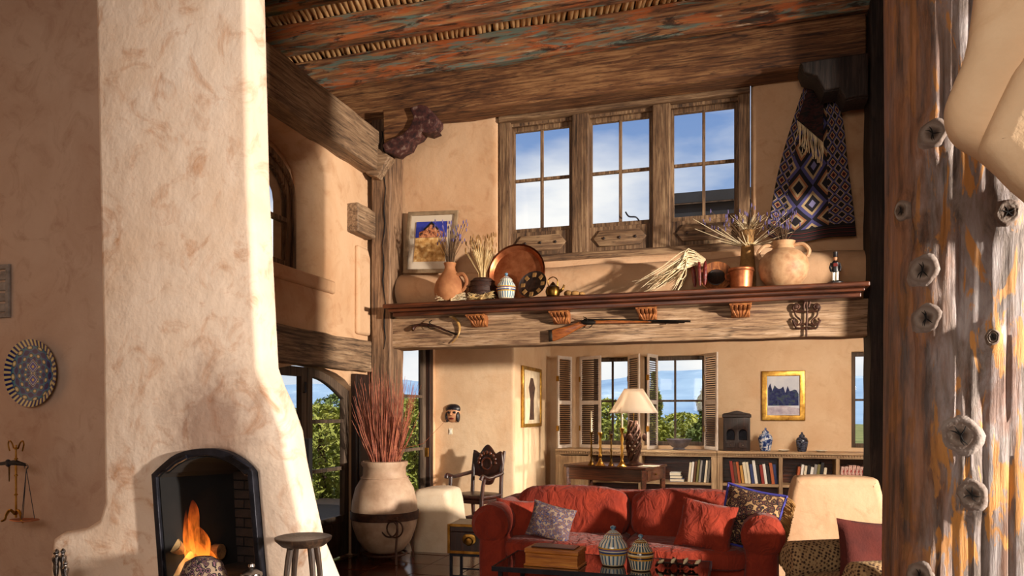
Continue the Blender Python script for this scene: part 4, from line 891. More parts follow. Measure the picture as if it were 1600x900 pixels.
p = at(48, 583, Y=YP-.05); r = 53*mpp(p)
o = G().lathe([(.001, 0), (r*.72, 0), (r*.84, .012), (r, .032), (r, .026), (r*.8, -.008), (r*.45, -.022), (.001, -.022)], 48).build('majolica_plate', 'majolica'); o.location = p+Vector((0, .02, 0)); o.rotation_euler = (PI/2, 0, 0)
tag(o, 'round blue and yellow painted plate hung on the wall left of the chimney', 'plate')
p0, p1 = at(-70, 500, Y=YP-.03), at(13, 412, Y=YP-.03)
t = thing('stone_relief', 'grey carved relief cut off by the left picture edge, above the plate', 'relief', (p0.x, YP-.03, p0.z)); w_, h_ = p1.x-p0.x, p1.z-p0.z
obj('frame', slab([rect(0, 0, w_, h_), rect(.04, .04, w_-.04, h_-.04)], 0, .03, .01, 'xz', 2), pm('stone_grey', [(.3, '#77706c'), (.7, '#a59c96')], 12, rough=.7, bs=.4), t)
for i in range(4): G().bb((.045, .008, .05+i*(h_-.09)/4), (w_-.045, .03, .04+(i+.9)*(h_-.09)/4)).build('carved_block', 'stone_grey', t, 0, .008)
# balance scale on the ledge
zl = at(110, 829, Y=YC+.1).z; p = stand(25, 4.5, zl); k = mpp(p); t = thing('balance_scale', 'old brass balance scale standing on the chimney ledge', 'scale', p); B = lambda q: [Vector(x)*k for x in q]
G().tube(B([(0, 0, 8), (0, 0, 40), (0, 0, 90), (0, 0, 122)]), [1.8*k, 1.5*k, 1.6*k, 1.2*k], 10).build('pillar', 'brass', t)
for z in (14, 44, 74, 100, 116): G().blob((0, 0, z*k), (3*k, 3*k, 1.8*k), 2, 12, 8).build('collar', 'brass', t)
for s in (-1, 1): G().tube(B(smooth_path([(0, 0, 118), (s*4, 0, 116), (s*8, 0, 124), (s*13, 0, 128), (s*16, 0, 123), (s*13, 0, 112)])), 1.2*k, 6).build('scroll', 'brass', t)
G().tube(B([(-44, 0, 90), (-20, 0, 93), (0, 0, 94), (20, 0, 91)]), [2*k, 3*k, 4.4*k, 2.2*k], 8).build('beam', 'iron_black', t)
G().blob((-15*k, -1*k, 93*k), (6*k, 3*k, 6*k), 2, 12, 8).build('pivot', 'iron_black', t)
G().tube(B([(-14, 0, 92), (-14, 0, 64)]), [1.6*k, .8*k], 6).build('pointer', 'brass_dark', t)
G().ring((21*k, 0, 88*k), 3.4*k, 1.1*k, 'y', 14, 6).build('hook', 'silver', t)
for i in range(3):
    a = 2*PI*i/3+.5; G().tube(B([(21, 0, 84), (21+14*math.cos(a), 8*math.sin(a), 7)]), .55*k, 5).build('chain', 'iron_black', t)
G().lathe([(.001, 2*k), (14*k, 2.6*k), (25*k, 5*k), (25*k, 6*k), (13*k, 4*k), (.001, 3.4*k)], 28, (17*k, 0, 0), None, 1, .62).build('pan', 'copper', t)
for s in (-1, 1): G().tube(B(smooth_path([(0, -2, 14), (s*8, -3, 20), (s*14, -4, 14), (s*17, -5, 5), (s*22, -6, 2.6)])), [2.2*k]*12+[1.8*k]*9, 6).build('foot', 'brass', t)
# fire tools
p = stand(95, 3.95, 0); k = mpp(p); t = thing('fire_tools', 'set of fire tools with silver baluster handles beside the hearth', 'fire tools', p); zt = at(95, 857, Y=3.95).z
G().lathe([(.12, 0), (.12, .02), (.03, .04), (.001, .05)], 20).build('base', 'iron_black', t); G().tube([(0, .02, .03), (0, .02, zt-.12)], .01, 8).build('post', 'iron_black', t)
for dx, dy, dz in ((-13, .01, -.012), (-3, -.02, .0), (7, -.01, .004), (17, -.03, -.07)):
    x = dx*k; z0 = zt+dz
    tl = G().lathe([(.006, z0-.2), (.012, z0-.17), (.018, z0-.13), (.014, z0-.10), (.022, z0-.075), (.023, z0-.055), (.012, z0-.045), (.010, z0-.035), (.018, z0-.022), (.014, z0-.010), (.004, z0)], 14, (x, dy, 0)).build('handle', 'silver', t)
    G().tube([(x, dy, z0-.19), (x, dy, .06)], .006, 6).build('shaft', 'iron_black', tl)
# stool
p = stand(474, 3.96, 0); k = mpp(p); zs_ = at(474, 838, Y=3.96).z; t = thing('three_legged_stool', 'low dark wooden stool with a dished round seat before the chimney', 'stool', p); t.name = 'wooden_stool'
G().lathe([(.001, zs_-.02), (.12, zs_-.014), (.160, zs_), (.172, zs_-.004), (.168, zs_-.02), (.13, zs_-.055), (.001, zs_-.06)], 36).build('seat', 'stick_dark', t)
for i in range(4):
    a = PI/4+i*PI/2+.3; c_, s_ = math.cos(a), math.sin(a); G().tube(smooth_path([(c_*.085, s_*.085, zs_-.05), (c_*.11, s_*.11, zs_-.2), (c_*.14, s_*.14, .25), (c_*.20, s_*.20, 0)], 3), [.022, .02, .02, .018, .017, .017, .016, .016, .016, .017], 8).build('leg', 'stick_dark', t)
# hearth cushion and lidded pot
m, nt, b = newmat('tapestry'); v = coords(nt); vo = nt.nodes.new('ShaderNodeTexVoronoi'); vo.inputs['Scale'].default_value = 34; nt.links.new(v, vo.inputs['Vector'])
nt.links.new(ramp(nt, vo.outputs['Distance'], [(0, '#a07a52'), (.2, '#1a1316'), (.36, '#7a5560'), (.46, '#120d12'), (.62, '#8d7a66')], 'CONSTANT'), b.inputs['Base Color']); b.inputs['Roughness'].default_value = .95
p = stand(318, 3.97, zf-.04); k = mpp(p); h_ = at(318, 869, Y=3.97).z-p.z; t = thing('tapestry_footstool', 'small round-topped footstool in dark patterned fabric before the fire', 'footstool', p)
G().lathe([(.15, .05), (.165, .08), (.155, h_*.55), (.12, h_*.85), (.06, h_*.98), (.001, h_)], 28, sy=.8).build('cushion', 'tapestry', t, 60)
for x, y in ((-.1, -.06), (.1, -.06), (-.1, .06), (.1, .06)): G().lathe([(.012, 0), (.018, .03), (.02, .06)], 10, (x, y, 0)).build('foot', 'wood_dark', t)
p = stand(393, 3.98, zf-.04); k = mpp(p); h_ = at(393, 879, Y=3.98).z-p.z; t = thing('lidded_pot', 'small silver lidded pot on the right of the hearth', 'pot', p)
G().lathe([(.04, 0), (.062, .01), (.075, h_*.4), (.066, h_*.62), (.06, h_*.66)], 24).build('body', 'silver', t)
l_ = G().lathe([(.068, h_*.66), (.066, h_*.72), (.03, h_*.82), (.001, h_*.83)], 24).build('lid', 'silver', t); G().lathe([(.008, h_*.82), (.022, h_*.90), (.018, h_*.96), (.001, h_)], 14).build('knob', 'silver', l_)
# ------------------------------------------------------------------ clay jar with twigs, low walls, carved chair
struct(obj('wall_low_left', slab([pxz(smooth_loop([(642, 868), (642, 800), (644, 770), (660, 764), (690, 765), (700, 774), (706, 812), (711, 868)], 3), 7.34)], 7.34, 7.8, .07, 'xz', 5), 'plaster_pale'))
struct(obj('wall_low_right', slab([pxz(smooth_loop([(1214, 910), (1222, 850), (1231, 790), (1240, 752), (1254, 745), (1310, 745), (1364, 748), (1377, 760), (1388, 820), (1396, 910)], 3), 6.86)], 6.86, 7.14, .06, 'xz', 5), 'plaster_tan'))
pm('jar_clay', [(.3, '#86684e'), (.5, '#b3947a'), (.75, '#d0b79c')], 3.5, rough=.6, bs=.25, bsc=12)
p = stand(601, 6.86, 0); k = mpp(p); t = thing('clay_jar', 'very large clay storage jar with an iron band in front of the post', 'jar', p)
G().lathe(jug_profile([(22, 12), (30, 16), (42, 32), (49, 52), (51.5, 72), (50, 92), (45, 112), (37, 126), (33.5, 132), (33, 144), (36, 148), (36, 153), (33, 154), (29, 150), (28, 132), (34, 118), (44, 90), (44, 60)], k), 44).build('body', 'jar_clay', t, 50)
G().ring((0, 0, 128*k), 36.5*k, 1.1*k, 'z', 40).build('rope_line', 'jar_clay', t)
bd = G().lathe(jug_profile([(50, 64), (52.8, 64.5), (53, 77), (50, 77)], k), 44).build('iron_band', 'iron_rust', t)
for a in (-.75, .9, 3.0):
    c_, s_ = math.cos(a), math.sin(a)
    G().tube(B_ := [Vector((c_*q, s_*q, z))*k for q, z in ((53, 72), (54, 50), (48, 24), (50, 0))], [3.2*k, 3.2*k, 3.2*k, 3.6*k], 8, True, .35).build('stand_leg', 'iron_rust', t)
for dx in (-5, 4): G().ring((math.cos(-.9)*56*k+dx*k, math.sin(-.9)*56*k, 56*k), 13*k, 1.2*k, 'y', 22, 6).build('ring', 'iron_rust', bd)
G().ring((0, 0, 10*k), 34*k, 2*k, 'z', 30).build('stand_ring', 'iron_rust', t)
pm('twig_red', [(.3, '#5a281c'), (.5, '#9c5238'), (.75, '#c07c54')], 20, rough=.7)
t2 = thing('red_twigs', 'dense bundle of thin red-brown twigs standing in the clay jar', 'twigs', p+Vector((0, 0, 118*k))); g = G()
for i in range(240):
    a = random.uniform(0, 2*PI); q = random.random(); s = (8+56*q**1.3)*k; h_ = random.uniform(105, 195)*k*(1-.18*q); c_, sn = math.cos(a), math.sin(a)
    b0 = Vector((c_*20*k*random.random(), sn*20*k*random.random(), 0)); m1 = Vector((c_*(12+14*q)*k, sn*(12+14*q)*k*.8, 40*k)); tip = Vector((max(c_*s, -.34), sn*s*.55-.04, h_))
    g.tube([b0, m1, (m1+tip)/2+Vector((random.uniform(-.02, .02), 0, 0)), tip], [.0042, .004, .0034, .0014], 4)
for i in range(10):
    a = random.uniform(-.5, .9); tip = Vector((math.sin(a)*118*k+.15, -.05, math.cos(a)*165*k)); g.tube([(0, 0, 0), (12*k*math.sin(a), 0, 50*k), tip*.6, tip], [.004, .0035, .0025, .001], 4)
g.build('twigs', 'twig_red', t2)['kind'] = 'stuff'
p = stand(745, 8.55, 0); k = mpp(p); t = thing('carved_armchair', 'dark carved wooden armchair against the back-room wall', 'chair', p, -.30)
G().blob((0, 0, .49), (.26, .24, .03), 5, 24, 8).build('seat', 'wood_chair', t); G().bb((-.24, -.21, .41), (.24, .21, .46)).build('seat_rail', 'wood_chair', t, 0, .01)
for x in (-.22, .22):
    G().tube([(x, -.2, 0), (x*1.0, -.2, .2), (x, -.2, .46), (x*1.12, -.21, .62), (x*1.16, -.19, .72)], [.022, .028, .026, .022, .024], 8).build('leg', 'wood_chair', t)
    G().tube([(x, .25, 0), (x, .20, .45), (x*1.0, .22, .8), (x*1.04, .27, 1.03)], [.022, .026, .024, .02], 8).build('leg', 'wood_chair', t)
    G().tube(smooth_path([(x*1.02, .23, .76), (x*1.12, .08, .74), (x*1.2, -.12, .72), (x*1.22, -.24, .75), (x*1.2, -.27, .71)]), .025, 8).build('arm', 'wood_chair', t)
    G().tube([(x, -.2, .2), (x, .23, .2)], .014, 6).build('stretcher', 'wood_chair', t)
G().tube([(-.22, -.2, .24), (.22, -.2, .24)], .016, 8).build('stretcher', 'wood_chair', t); G().tube([(-.22, .22, .24), (.22, .22, .24)], .016, 8).build('stretcher', 'wood_chair', t)
bo = smooth_loop([(-.23, .74), (-.23, .98), (-.19, 1.03), (-.12, 1.0), (-.06, 1.07), (0, 1.11), (.06, 1.07), (.12, 1.0), (.19, 1.03), (.23, .98), (.23, .74), (.12, .70), (.07, .62), (0, .60), (-.07, .62), (-.12, .70)], 3)
bk = obj('back_panel', slab([bo], .215, .25, .012, 'xz', 2), 'wood_chair', t)
for i in range(9): a = PI*i/8; G().blob((math.cos(a)*.13, .208, .88+math.sin(a)*.13), (.025, .014, .025), 2, 10, 6).build('carved_boss', 'wood_desk', bk)
G().ring((0, .208, .87), .075, .012, 'y', 20, 6).build('carved_ring', 'wood_desk', bk)
# mask, switch, tall picture
p = at(708, 646, Y=YA-.0); k = mpp(p); t = thing('face_mask', 'small painted face mask hung on the wall above the carved armchair', 'mask', p)
g = G(); g.blob((0, -.012, 0), (11.5*k, .07, 14*k), 2.2, 20, 14); g.build('face', sk, t)
G().blob((0, -.004, 7*k), (12.5*k, .075, 8*k), 2.2, 18, 10).build('hair', dk, t); G().tube([(0, -.08, 3*k), (0, -.10, -1*k), (0, -.105, -3*k)], [.006, .012, .018], 8).build('nose', sk, t)
for s in (-1, 1): G().blob((s*4.6*k, -.074, 1.5*k), (3*k, .01, 2*k), 2, 10, 6).build('eye', dk, t); G().blob((s*9*k, -.03, -5*k), (3*k, .045, 9*k), 2, 10, 8).build('painted_side', dk, t)
G().blob((0, -.074, -8*k), (4*k, .012, 1.6*k), 2, 10, 6).build('mouth', rd, t)
for q in t.children: q.location.y = .012
p = at(704, 674, Y=YA); t = thing('light_switch', 'small pale light switch plate below the face mask', 'switch', p); G().bb((-.025, -.008, -.04), (.025, -.001, .04)).build('plate', wh, t, 0, .004); G().bb((-.01, -.018, -.02), (.01, -.009, .02)).build('lever', wh, t, 0, .002)
pm('gilt', [(.3, '#8a5f1c'), (.7, '#d9ac50')], 14, rough=.32, metal=.7)
def framed(name, label, cat, o0, w_, h_, plane, fw, paint):
    """a gilt frame standing a little off the wall, its backing, and the painted pieces in thin layers"""
    t = thing(name, label, cat, o0); s = -1 if plane == 'xz' else 1
    obj('frame', slab([rect(0, 0, w_, h_), rect(fw, fw, w_-fw, h_-fw)], 0, s*.04, .012, plane, 3), 'gilt', t)
    cv = obj('canvas', slab([rect(fw*.9, fw*.9, w_-fw*.9, h_-fw*.9)], 0, s*.016, 0, plane, 1), paint[0][1], t); d = .016
    for nm, mt, out in paint[1:]: obj(nm, slab([[(a*w_, c*h_) for a, c in out]], s*d, s*(d+.003), 0, plane, 1), mt, cv); d += .003
    return t
pts = pyz([(814, 668), (843, 666)], XA+.004); zt_ = at(828, 574, X=XA).z
pm('paint_pale', [(.3, '#cdb694'), (.7, '#e6d6b8')], 9, rough=.9); pm('paint_umber', [(.3, '#2c1c16'), (.7, '#5f4232')], 20, rough=.9)
framed('tall_picture', 'tall narrow gilt-framed picture on the sunlit side wall', 'picture', (XA+.004, pts[0][0], pts[0][1]), pts[1][0]-pts[0][0], zt_-pts[0][1], 'yz', .05,
       [(None, 'paint_pale'), ('painted_figure', 'paint_umber', [(.38, .12), (.62, .12), (.60, .45), (.68, .66), (.56, .82), (.44, .82), (.34, .66), (.42, .45)])])
pw0, pw1 = at(1190, 657, Y=YF-.004), at(1258, 579, Y=YF-.004)
pm('paint_sky', [(.3, '#b9c3d6'), (.7, '#dfe3ea')], 4, rough=.9); pm('paint_forest', [(.3, '#10142e'), (.5, '#2b3466'), (.7, '#4a5a52')], 26, rough=.9); pm('paint_snow', [(.3, '#9c92a8'), (.7, '#d8d2da')], 10, rough=.9)
ridge = [(.15, .30)]+[(.15+.7*i/14, .66+.05*math.sin(i*2.2)+(.06 if i % 2 else 0)-.10*i/14) for i in range(15)]+[(.85, .30)]
framed('landscape_painting', 'gilt-framed painting of dark blue trees above the long bookcase', 'painting', (pw0.x, YF-.004, pw0.z), pw1.x-pw0.x, pw1.z-pw0.z, 'xz', .075, [(None, 'paint_sky'), ('painted_forest', 'paint_forest', ridge), ('painted_snow', 'paint_snow', [(.12, .12), (.88, .12), (.88, .24), (.5, .30), (.12, .26)])])
# ------------------------------------------------------------------ shutters
def shutter(label, a, b, name='folding_shutter'):
    pa, pb = at(a[0], 600, Y=a[1]), at(b[0], 600, Y=b[1]); d = Vector((pb.x-pa.x, pb.y-pa.y)); w_ = d.length; rz = math.atan2(d.y, d.x)
    t = thing(name, label, 'shutter', (pa.x, pa.y, .975), rz, 'folding window shutters'); H_ = 1.40
    obj('frame', slab([rect(0, 0, w_, H_), rect(.04, .05, w_-.04, .66), rect(.04, .72, w_-.04, H_-.05)], -.014, .014, .004, 'xz', 1), 'shutter_edge', t)
    for z0, z1 in ((.05, .66), (.72, H_-.05)):
        g = G(); n = 20
        for i in range(n): g.box((w_/2, 0, z0+(z1-z0)*(i+.5)/n), (w_-.07, .022, .005), (.75, 0, 0))
        g.build('louvres', 'shutter_dark', t, 0)['kind'] = 'stuff'
    for z in (.30, 1.05): G().bb((-.006, -.020, z-.04), (.02, .020, z+.04)).build('hinge', 'brass', t, 0)
pm('shutter_edge', [(.3, '#c4b4a6'), (.7, '#e4d8cc')], 8, rough=.5); pm('shutter_dark', [(.3, '#3c2c26'), (.7, '#584238')], 10, rough=.5)
shutter('louvred shutter folded out at the far left of the back window', (871, 10.82), (893, 11.16))
shutter('broad louvred shutter left of the lamp', (906, 11.16), (939, 11.02))
shutter('narrow louvred shutter just above the lamp shade, left of centre', (982, 11.16), (999, 10.84))
shutter('narrow louvred shutter right of the lamp shade', (1012, 10.84), (1027, 11.16))
shutter('louvred shutter at the right end of the back window', (1101, 11.16), (1121, 10.86))
# ------------------------------------------------------------------ bookcases
YQ0 = 10.78; TOP = .97
def bookcase(label, xa, xb, splits, door=None):
    p = Vector(((xa+xb)/2, YQ0, 0)); t = thing('bookcase', label, 'bookcase', p); w_ = xb-xa; D_ = YF-.005-YQ0
    L_ = lambda x: x-p.x
    G().bb((-w_/2, D_-.03, 0), (w_/2, D_, TOP-.06)).build('back', 'wood_desk', t, 0)
    G().bb((-w_/2-.0, -.04, TOP-.035), (w_/2, D_, TOP)).build('top', 'wood_case', t, 0, .006)
    G().bb((-w_/2, -.01, TOP-.085), (w_/2, D_-.04, TOP-.035)).build('cornice', 'wood_case', t, 0, .004)
    g = G(); n = int(w_/.035)
    for i in range(n): g.box((-w_/2+(i+.5)*w_/n, -.018, TOP-.05), (.018, .022, .024))
    g.build('dentils', 'wood_case', t, 0)['kind'] = 'stuff'
    for z in (.0, .48): G().bb((-w_/2, .0, z), (w_/2, D_-.03, z+.035)).build('shelf', 'wood_case', t, 0, .004)
    xs = [xa]+splits+[xb]
    for i, x in enumerate(xs):
        ww = .075 if i in (0, len(xs)-1) else .05; xx = min(max(L_(x), -w_/2+ww/2), w_/2-ww/2)
        G().bb((xx-ww/2, -.012, 0), (xx+ww/2, D_-.03, TOP-.085)).build('upright', 'wood_case_z', t, 0, .006)
    if door:
        x0, x1 = L_(door[0]), L_(door[1]); dr = G().bb((x0, -.012, .05), (x1, .012, TOP-.1)).build('door', 'wood_case_z', t, 0, .004)
        obj('raised_panel', slab([arch(x0+.07, x1-.07, .14, TOP-.30, TOP-.2)], -.022, -.01, .008, 'xz', 1), 'wood_case_z', dr)
        G().blob((x1-.04, -.025, .55), (.012, .014, .012), 2, 8, 6).build('knob', 'brass_dark', dr)
    return t
X_ = lambda px: at(px, 700, Y=YQ0).x
bookcase('low wooden bookcase under the shuttered windows, behind the desk', X_(868), X_(1120), [X_(922), X_(1000)], (X_(872)+.03, X_(922)-.02))
bookcase('low wooden bookcase below the gilt painting, full of books', X_(1120.5), X_(1440), [X_(1220), X_(1309)])
# books
BC = {'cream': '#e0d4ba', 'black': '#17151a', 'red': '#8a2a20', 'ochre': '#c2924a', 'blue': '#2c3a6a', 'brown': '#5e3b26', 'white': '#e9e6de', 'olive': '#77703f', 'grey': '#8d8884', 'rust': '#a8552c'}
for n_, c_ in BC.items(): pm('book_'+n_, c_, rough=.55)
pm('paper', '#e6dcc6', rough=.9); pm('book_pink', [(.4, '#a83e3c'), (.5, '#e6cfc2'), (.6, '#b9504a')], 22, rough=.7)
ORD = 'first second third fourth fifth sixth seventh eighth ninth tenth eleventh twelfth thirteenth fourteenth fifteenth sixteenth'.split()
def book(label, p, w_, h_, d_, colr, lean=0, flat=False, group=None):
    t = thing('book', label, 'book', p, 0, group); t.rotation_euler = (0, lean, 0)
    g = G(); g.bb((0, 0, 0), (w_, .004, h_)); g.bb((0, .0041, 0), (.004, d_, h_)); g.bb((w_-.004, .0041, 0), (w_, d_, h_)); g.build('cover', 'book_'+colr, t, 0)
    G().bb((.0042, .005, .004), (w_-.0042, d_-.006, h_-.006)).build('pages', 'paper', t, 0)
def row(px0, px1, cols, bay, lean, hmin, hmax, grp):
    x = X_(px0); n = len(cols); av = (X_(px1)-x)/n
    for i, c_ in enumerate(cols):
        h_ = random.uniform(hmin, hmax); w_ = av*random.uniform(.72, .9); L_ = lean if not callable(lean) else lean(i)
        nm = {'pink': 'red and white'}.get(c_, c_)
        book('%s book, %s from the left %s' % (nm, ORD[i], bay), (x, YQ0+.05+random.uniform(0, .03), .5155+(w_*math.sin(L_) if L_ > 0 else 0)), w_, h_, .2, c_, L_, group=grp); x += av
row(1074, 1108, ['cream', 'white', 'brown', 'olive', 'grey', 'black', 'cream', 'grey'], 'in the bay right of the desk', .10, .27, .33, 'books right of the desk')
row(1144, 1217, ['red', 'brown', 'rust', 'ochre', 'cream', 'cream', 'blue', 'white', 'black', 'red', 'white', 'black', 'rust', 'blue'], 'in the bay below the painting', -.13, .24, .33, 'books below the painting')
row(1244, 1290, ['rust', 'white', 'cream', 'black', 'white', 'grey', 'olive', 'black', 'cream'], 'in the bay above the right low wall', .13, .24, .32, 'books above the low wall')
row(1312, 1360, ['pink']*8, 'in the bay beside the dark post', .12, .26, .285, 'red and white books')
for i, (c_, w_, nm) in enumerate((('blue', .20, 'lowest'), ('black', .17, 'middle'), ('white', .15, 'topmost'))):
    p = Vector((X_(1046), YQ0+.06, .5155+i*.045)); t = thing('book', '%s book lying flat right of the desk, %s of its pile' % (c_, nm), 'book', p, 0, 'flat books right of the desk')
    g = G(); g.bb((0, 0, 0), (w_, .2, .004)); g.bb((0, 0, .038), (w_, .2, .042)); g.bb((0, 0, .0041), (.004, .2, .0379)); g.build('cover', 'book_'+c_, t, 0); G().bb((.0042, .004, .0042), (w_-.004, .196, .0378)).build('pages', 'paper', t, 0)
# on top of the bookcases
p = stand(1061, 10.92, TOP); k = mpp(p); t = thing('pewter_bowl', 'wide grey pewter bowl on the bookcase below the window', 'bowl', p)
G().lathe(jug_profile([(9, 0), (10, 1.5), (8, 3), (15, 8), (18, 14), (19, 17), (18, 17), (14, 9), (.1, 5)], k), 30).build('body', pm('pewter', [(.3, '#5c5860'), (.7, '#8f8a90')], 9, rough=.35, metal=.7), t); G().ring((0, 0, 16.5*k), 18.8*k, 1*k, 'z', 30).build('rim', 'pewter', t)
p = stand(1151, 10.95, TOP+.001); k = mpp(p); t = thing('carved_cabinet', 'little dark carved cabinet with two openings on the bookcase', 'cabinet', p); w_ = 20*k; h_ = 60*k
obj('body', slab([rect(-w_, 0, w_, h_*.9)]+[arch(s*w_*.46-w_*.3, s*w_*.46+w_*.3, h_*.28, h_*.45, h_*.56) for s in (-1, 1)], -.10, .10, .004, 'xz', 1), 'wood_dark', t)
G().bb((-w_*.98, .07, .01), (w_*.98, .098, h_*.88)).build('back', 'iron_black', t, 0); G().bb((-w_*1.08, -.115, h_*.86), (w_*1.08, .11, h_*.95)).build('cornice', 'wood_dark', t, 0, .008)
obj('crest', slab([smooth_loop([(-w_, h_*.95), (-w_*.5, h_*1.0), (0, h_*1.04), (w_*.5, h_*1.0), (w_, h_*.95)], 3)], -.09, -.05, .006, 'xz', 1), 'wood_dark', t)
for s in (-1, 1): G().bb((s*w_*.46-w_*.32, -.112, h_*.08), (s*w_*.46+w_*.32, -.098, h_*.22)).build('drawer', 'wood_dark', t, 0, .004); G().blob((s*w_*.46, -.118, h_*.15), (.012, .012, .012), 2, 8, 6).build('knob', 'silver', t)
m, nt, b = newmat('blue_white'); nt.links.new(ramp(nt, noise(nt, coords(nt), 24, 4, .6, .8), [(.42, '#24386e'), (.5, '#5b78a8'), (.58, '#d8dce0')]), b.inputs['Base Color']); b.inputs['Roughness'].default_value = .15
def vase(label, px, r, h_, mat):
    p = stand(px, 10.95, TOP); k = mpp(p); t = thing('porcelain_jar', label, 'jar', p)
    G().lathe(jug_profile([(r*.6, 0), (r*.7, 1), (r*.85, h_*.25), (r, h_*.55), (r*.8, h_*.7), (r*.45, h_*.77), (r*.42, h_*.8), (r*.3, h_*.8)], k), 24).build('body', mat, t); l_ = G().lathe(jug_profile([(r*.5, h_*.79), (r*.48, h_*.84), (r*.2, h_*.92), (.1, h_*.93)], k), 20).build('lid', mat, t); G().blob((0, 0, h_*.96*k), (1.8*k, 1.8*k, 2*k), 2, 10, 6).build('knob', mat, l_)
vase('tall blue and white lidded jar left of the painting', 1196, 11, 36, 'blue_white'); vase('dark blue lidded jar below the painting', 1253, 9.5, 30, pm('blue_dark', [(.45, '#17181f'), (.55, '#4a5064')], 22, (1, 1, 4), rough=.15))
for px, nm in ((1224, 'small white dish between the two lidded jars'), (1283, 'small white dish right of the dark lidded jar')):
    p = stand(px, 10.88, TOP); o = G().lathe([(.03, 0), (.045, .006), (.08, .022), (.08, .026), (.04, .010), (.001, .008)], 22).build('small_dish', wh); o.location = p; tag(o, nm, 'dish', 'small white dishes')
# ------------------------------------------------------------------ desk with lamp and candlesticks
FRc = Vector((-1.117, 9.6, 0)); ux = Vector((.966, -.259, 0)); uy = Vector((.259, .966, 0)); DW, DD, DH = 1.2, .80, .80
dc = FRc-ux*DW/2+uy*DD/2; rz = math.atan2(ux.y, ux.x); t = thing('writing_desk', 'dark polished writing table behind the sofa', 'desk', dc, rz)
G().bb((-DW/2, -DD/2, DH-.035), (DW/2, DD/2, DH)).build('top', 'wood_desk', t, 0, .008)
ap = G(); ap.bb((-DW/2+.05, -DD/2+.03, DH-.20), (DW/2-.05, -DD/2+.055, DH-.036)); ap.bb((-DW/2+.05, DD/2-.055, DH-.20), (DW/2-.05, DD/2-.03, DH-.036)); ap.bb((-DW/2+.03, -DD/2+.06, DH-.20), (-DW/2+.055, DD/2-.06, DH-.036)); ap.bb((DW/2-.055, -DD/2+.06, DH-.20), (DW/2-.03, DD/2-.06, DH-.036)); ap.build('apron', 'wood_desk', t, 0, .004)
for x in (-1, 1):
    for y in (-1, 1): G().tube([(x*(DW/2-.05), y*(DD/2-.05), DH-.04), (x*(DW/2-.05), y*(DD/2-.05), .5), (x*(DW/2-.05), y*(DD/2-.05), 0)], [.045, .038, .026], 4).build('leg', 'wood_desk', t, 20)
dr = G().bb((DW/2-.034, -DD/2+.12, DH-.18), (DW/2-.018, DD/2-.12, DH-.055)).build('drawer', 'wood_desk', t, 0, .004); G().blob((DW/2-.008, 0, DH-.115), (.014, .02, .014), 2, 10, 6).build('knob', 'brass_dark', dr)
def on_desk(u, v): q = dc+ux*u+uy*v; return Vector((q.x, q.y, DH))
def desk_at(px, Y): return stand(px, Y, DH)
p = desk_at(990, 9.98); k = mpp(p); t = thing('table_lamp', 'table lamp with a white cone shade and dark twisted base on the desk', 'lamp', p)
G().lathe(jug_profile([(14, 0), (15, 2), (9, 5), (6, 8), (.1, 9)], k), 24).build('base', 'iron_rust', t)
for i in range(7):
    a0_ = i*2*PI/7; pts = [(math.cos(a0_+j*.55)*k*(5+6*math.sin(PI*j/9)), math.sin(a0_+j*.55)*k*(5+6*math.sin(PI*j/9)), (6+j*7)*k) for j in range(10)]
    G().tube(pts, [2.6*k-.1*k*j for j in range(10)], 6).build('twisted_stem', 'iron_rust', t)
    if i % 2 == 0: G().blob(Vector(pts[5])*1.0+Vector((math.cos(a0_+2.7)*6*k, math.sin(a0_+2.7)*5*k, 3*k)), (4*k, 2*k, 6*k), 2, 8, 6).build('leaf', 'iron_rust', t)
G().tube([(0, 0, 60*k), (0, 0, 112*k)], 1.1*k, 8).build('rod', 'brass_dark', t)
m, nt, b = newmat('lamp_shade'); o_ = [x for x in nt.nodes if x.type == 'OUTPUT_MATERIAL'][0]; tl = nt.nodes.new('ShaderNodeBsdfTranslucent'); tl.inputs[0].default_value = hx('#fff4e6'); b.inputs['Base Color'].default_value = hx('#f6ecdd'); b.inputs['Roughness'].default_value = .9
ms = nt.nodes.new('ShaderNodeMixShader'); ms.inputs[0].default_value = .5; nt.links.new(b.outputs[0], ms.inputs[1]); nt.links.new(tl.outputs[0], ms.inputs[2]); nt.links.new(ms.outputs[0], o_.inputs[0])
z0, z1 = at(990, 645, Y=9.98).z-DH, at(990, 608, Y=9.98).z-DH
sh_ = G().grid(lambda u, v: ((.325+(.125-.325)*v)*math.cos(2*PI*u), (.325+(.125-.325)*v)*math.sin(2*PI*u), z0+(z1-z0)*v), 40, 6).build('shade', 'lamp_shade', t, 60, solid=.004, weld=True)
for r_, z_ in ((.326, z0), (.126, z1)): G().ring((0, 0, z_), r_, .004, 'z', 36, 6).build('rim', 'lamp_shade', sh_)
G().blob((0, 0, z0+.12), (.03, .03, .045), 2, 12, 8).build('bulb', wh, t)
l_ = lamp('lamp_bulb', 'POINT', (p.x+.05, p.y-.05, DH+z0+.10), (0, 0, 0), 45, (1, .88, .72), shadow_soft_size=.03)
pm('wax', '#efe2c4', rough=.5)
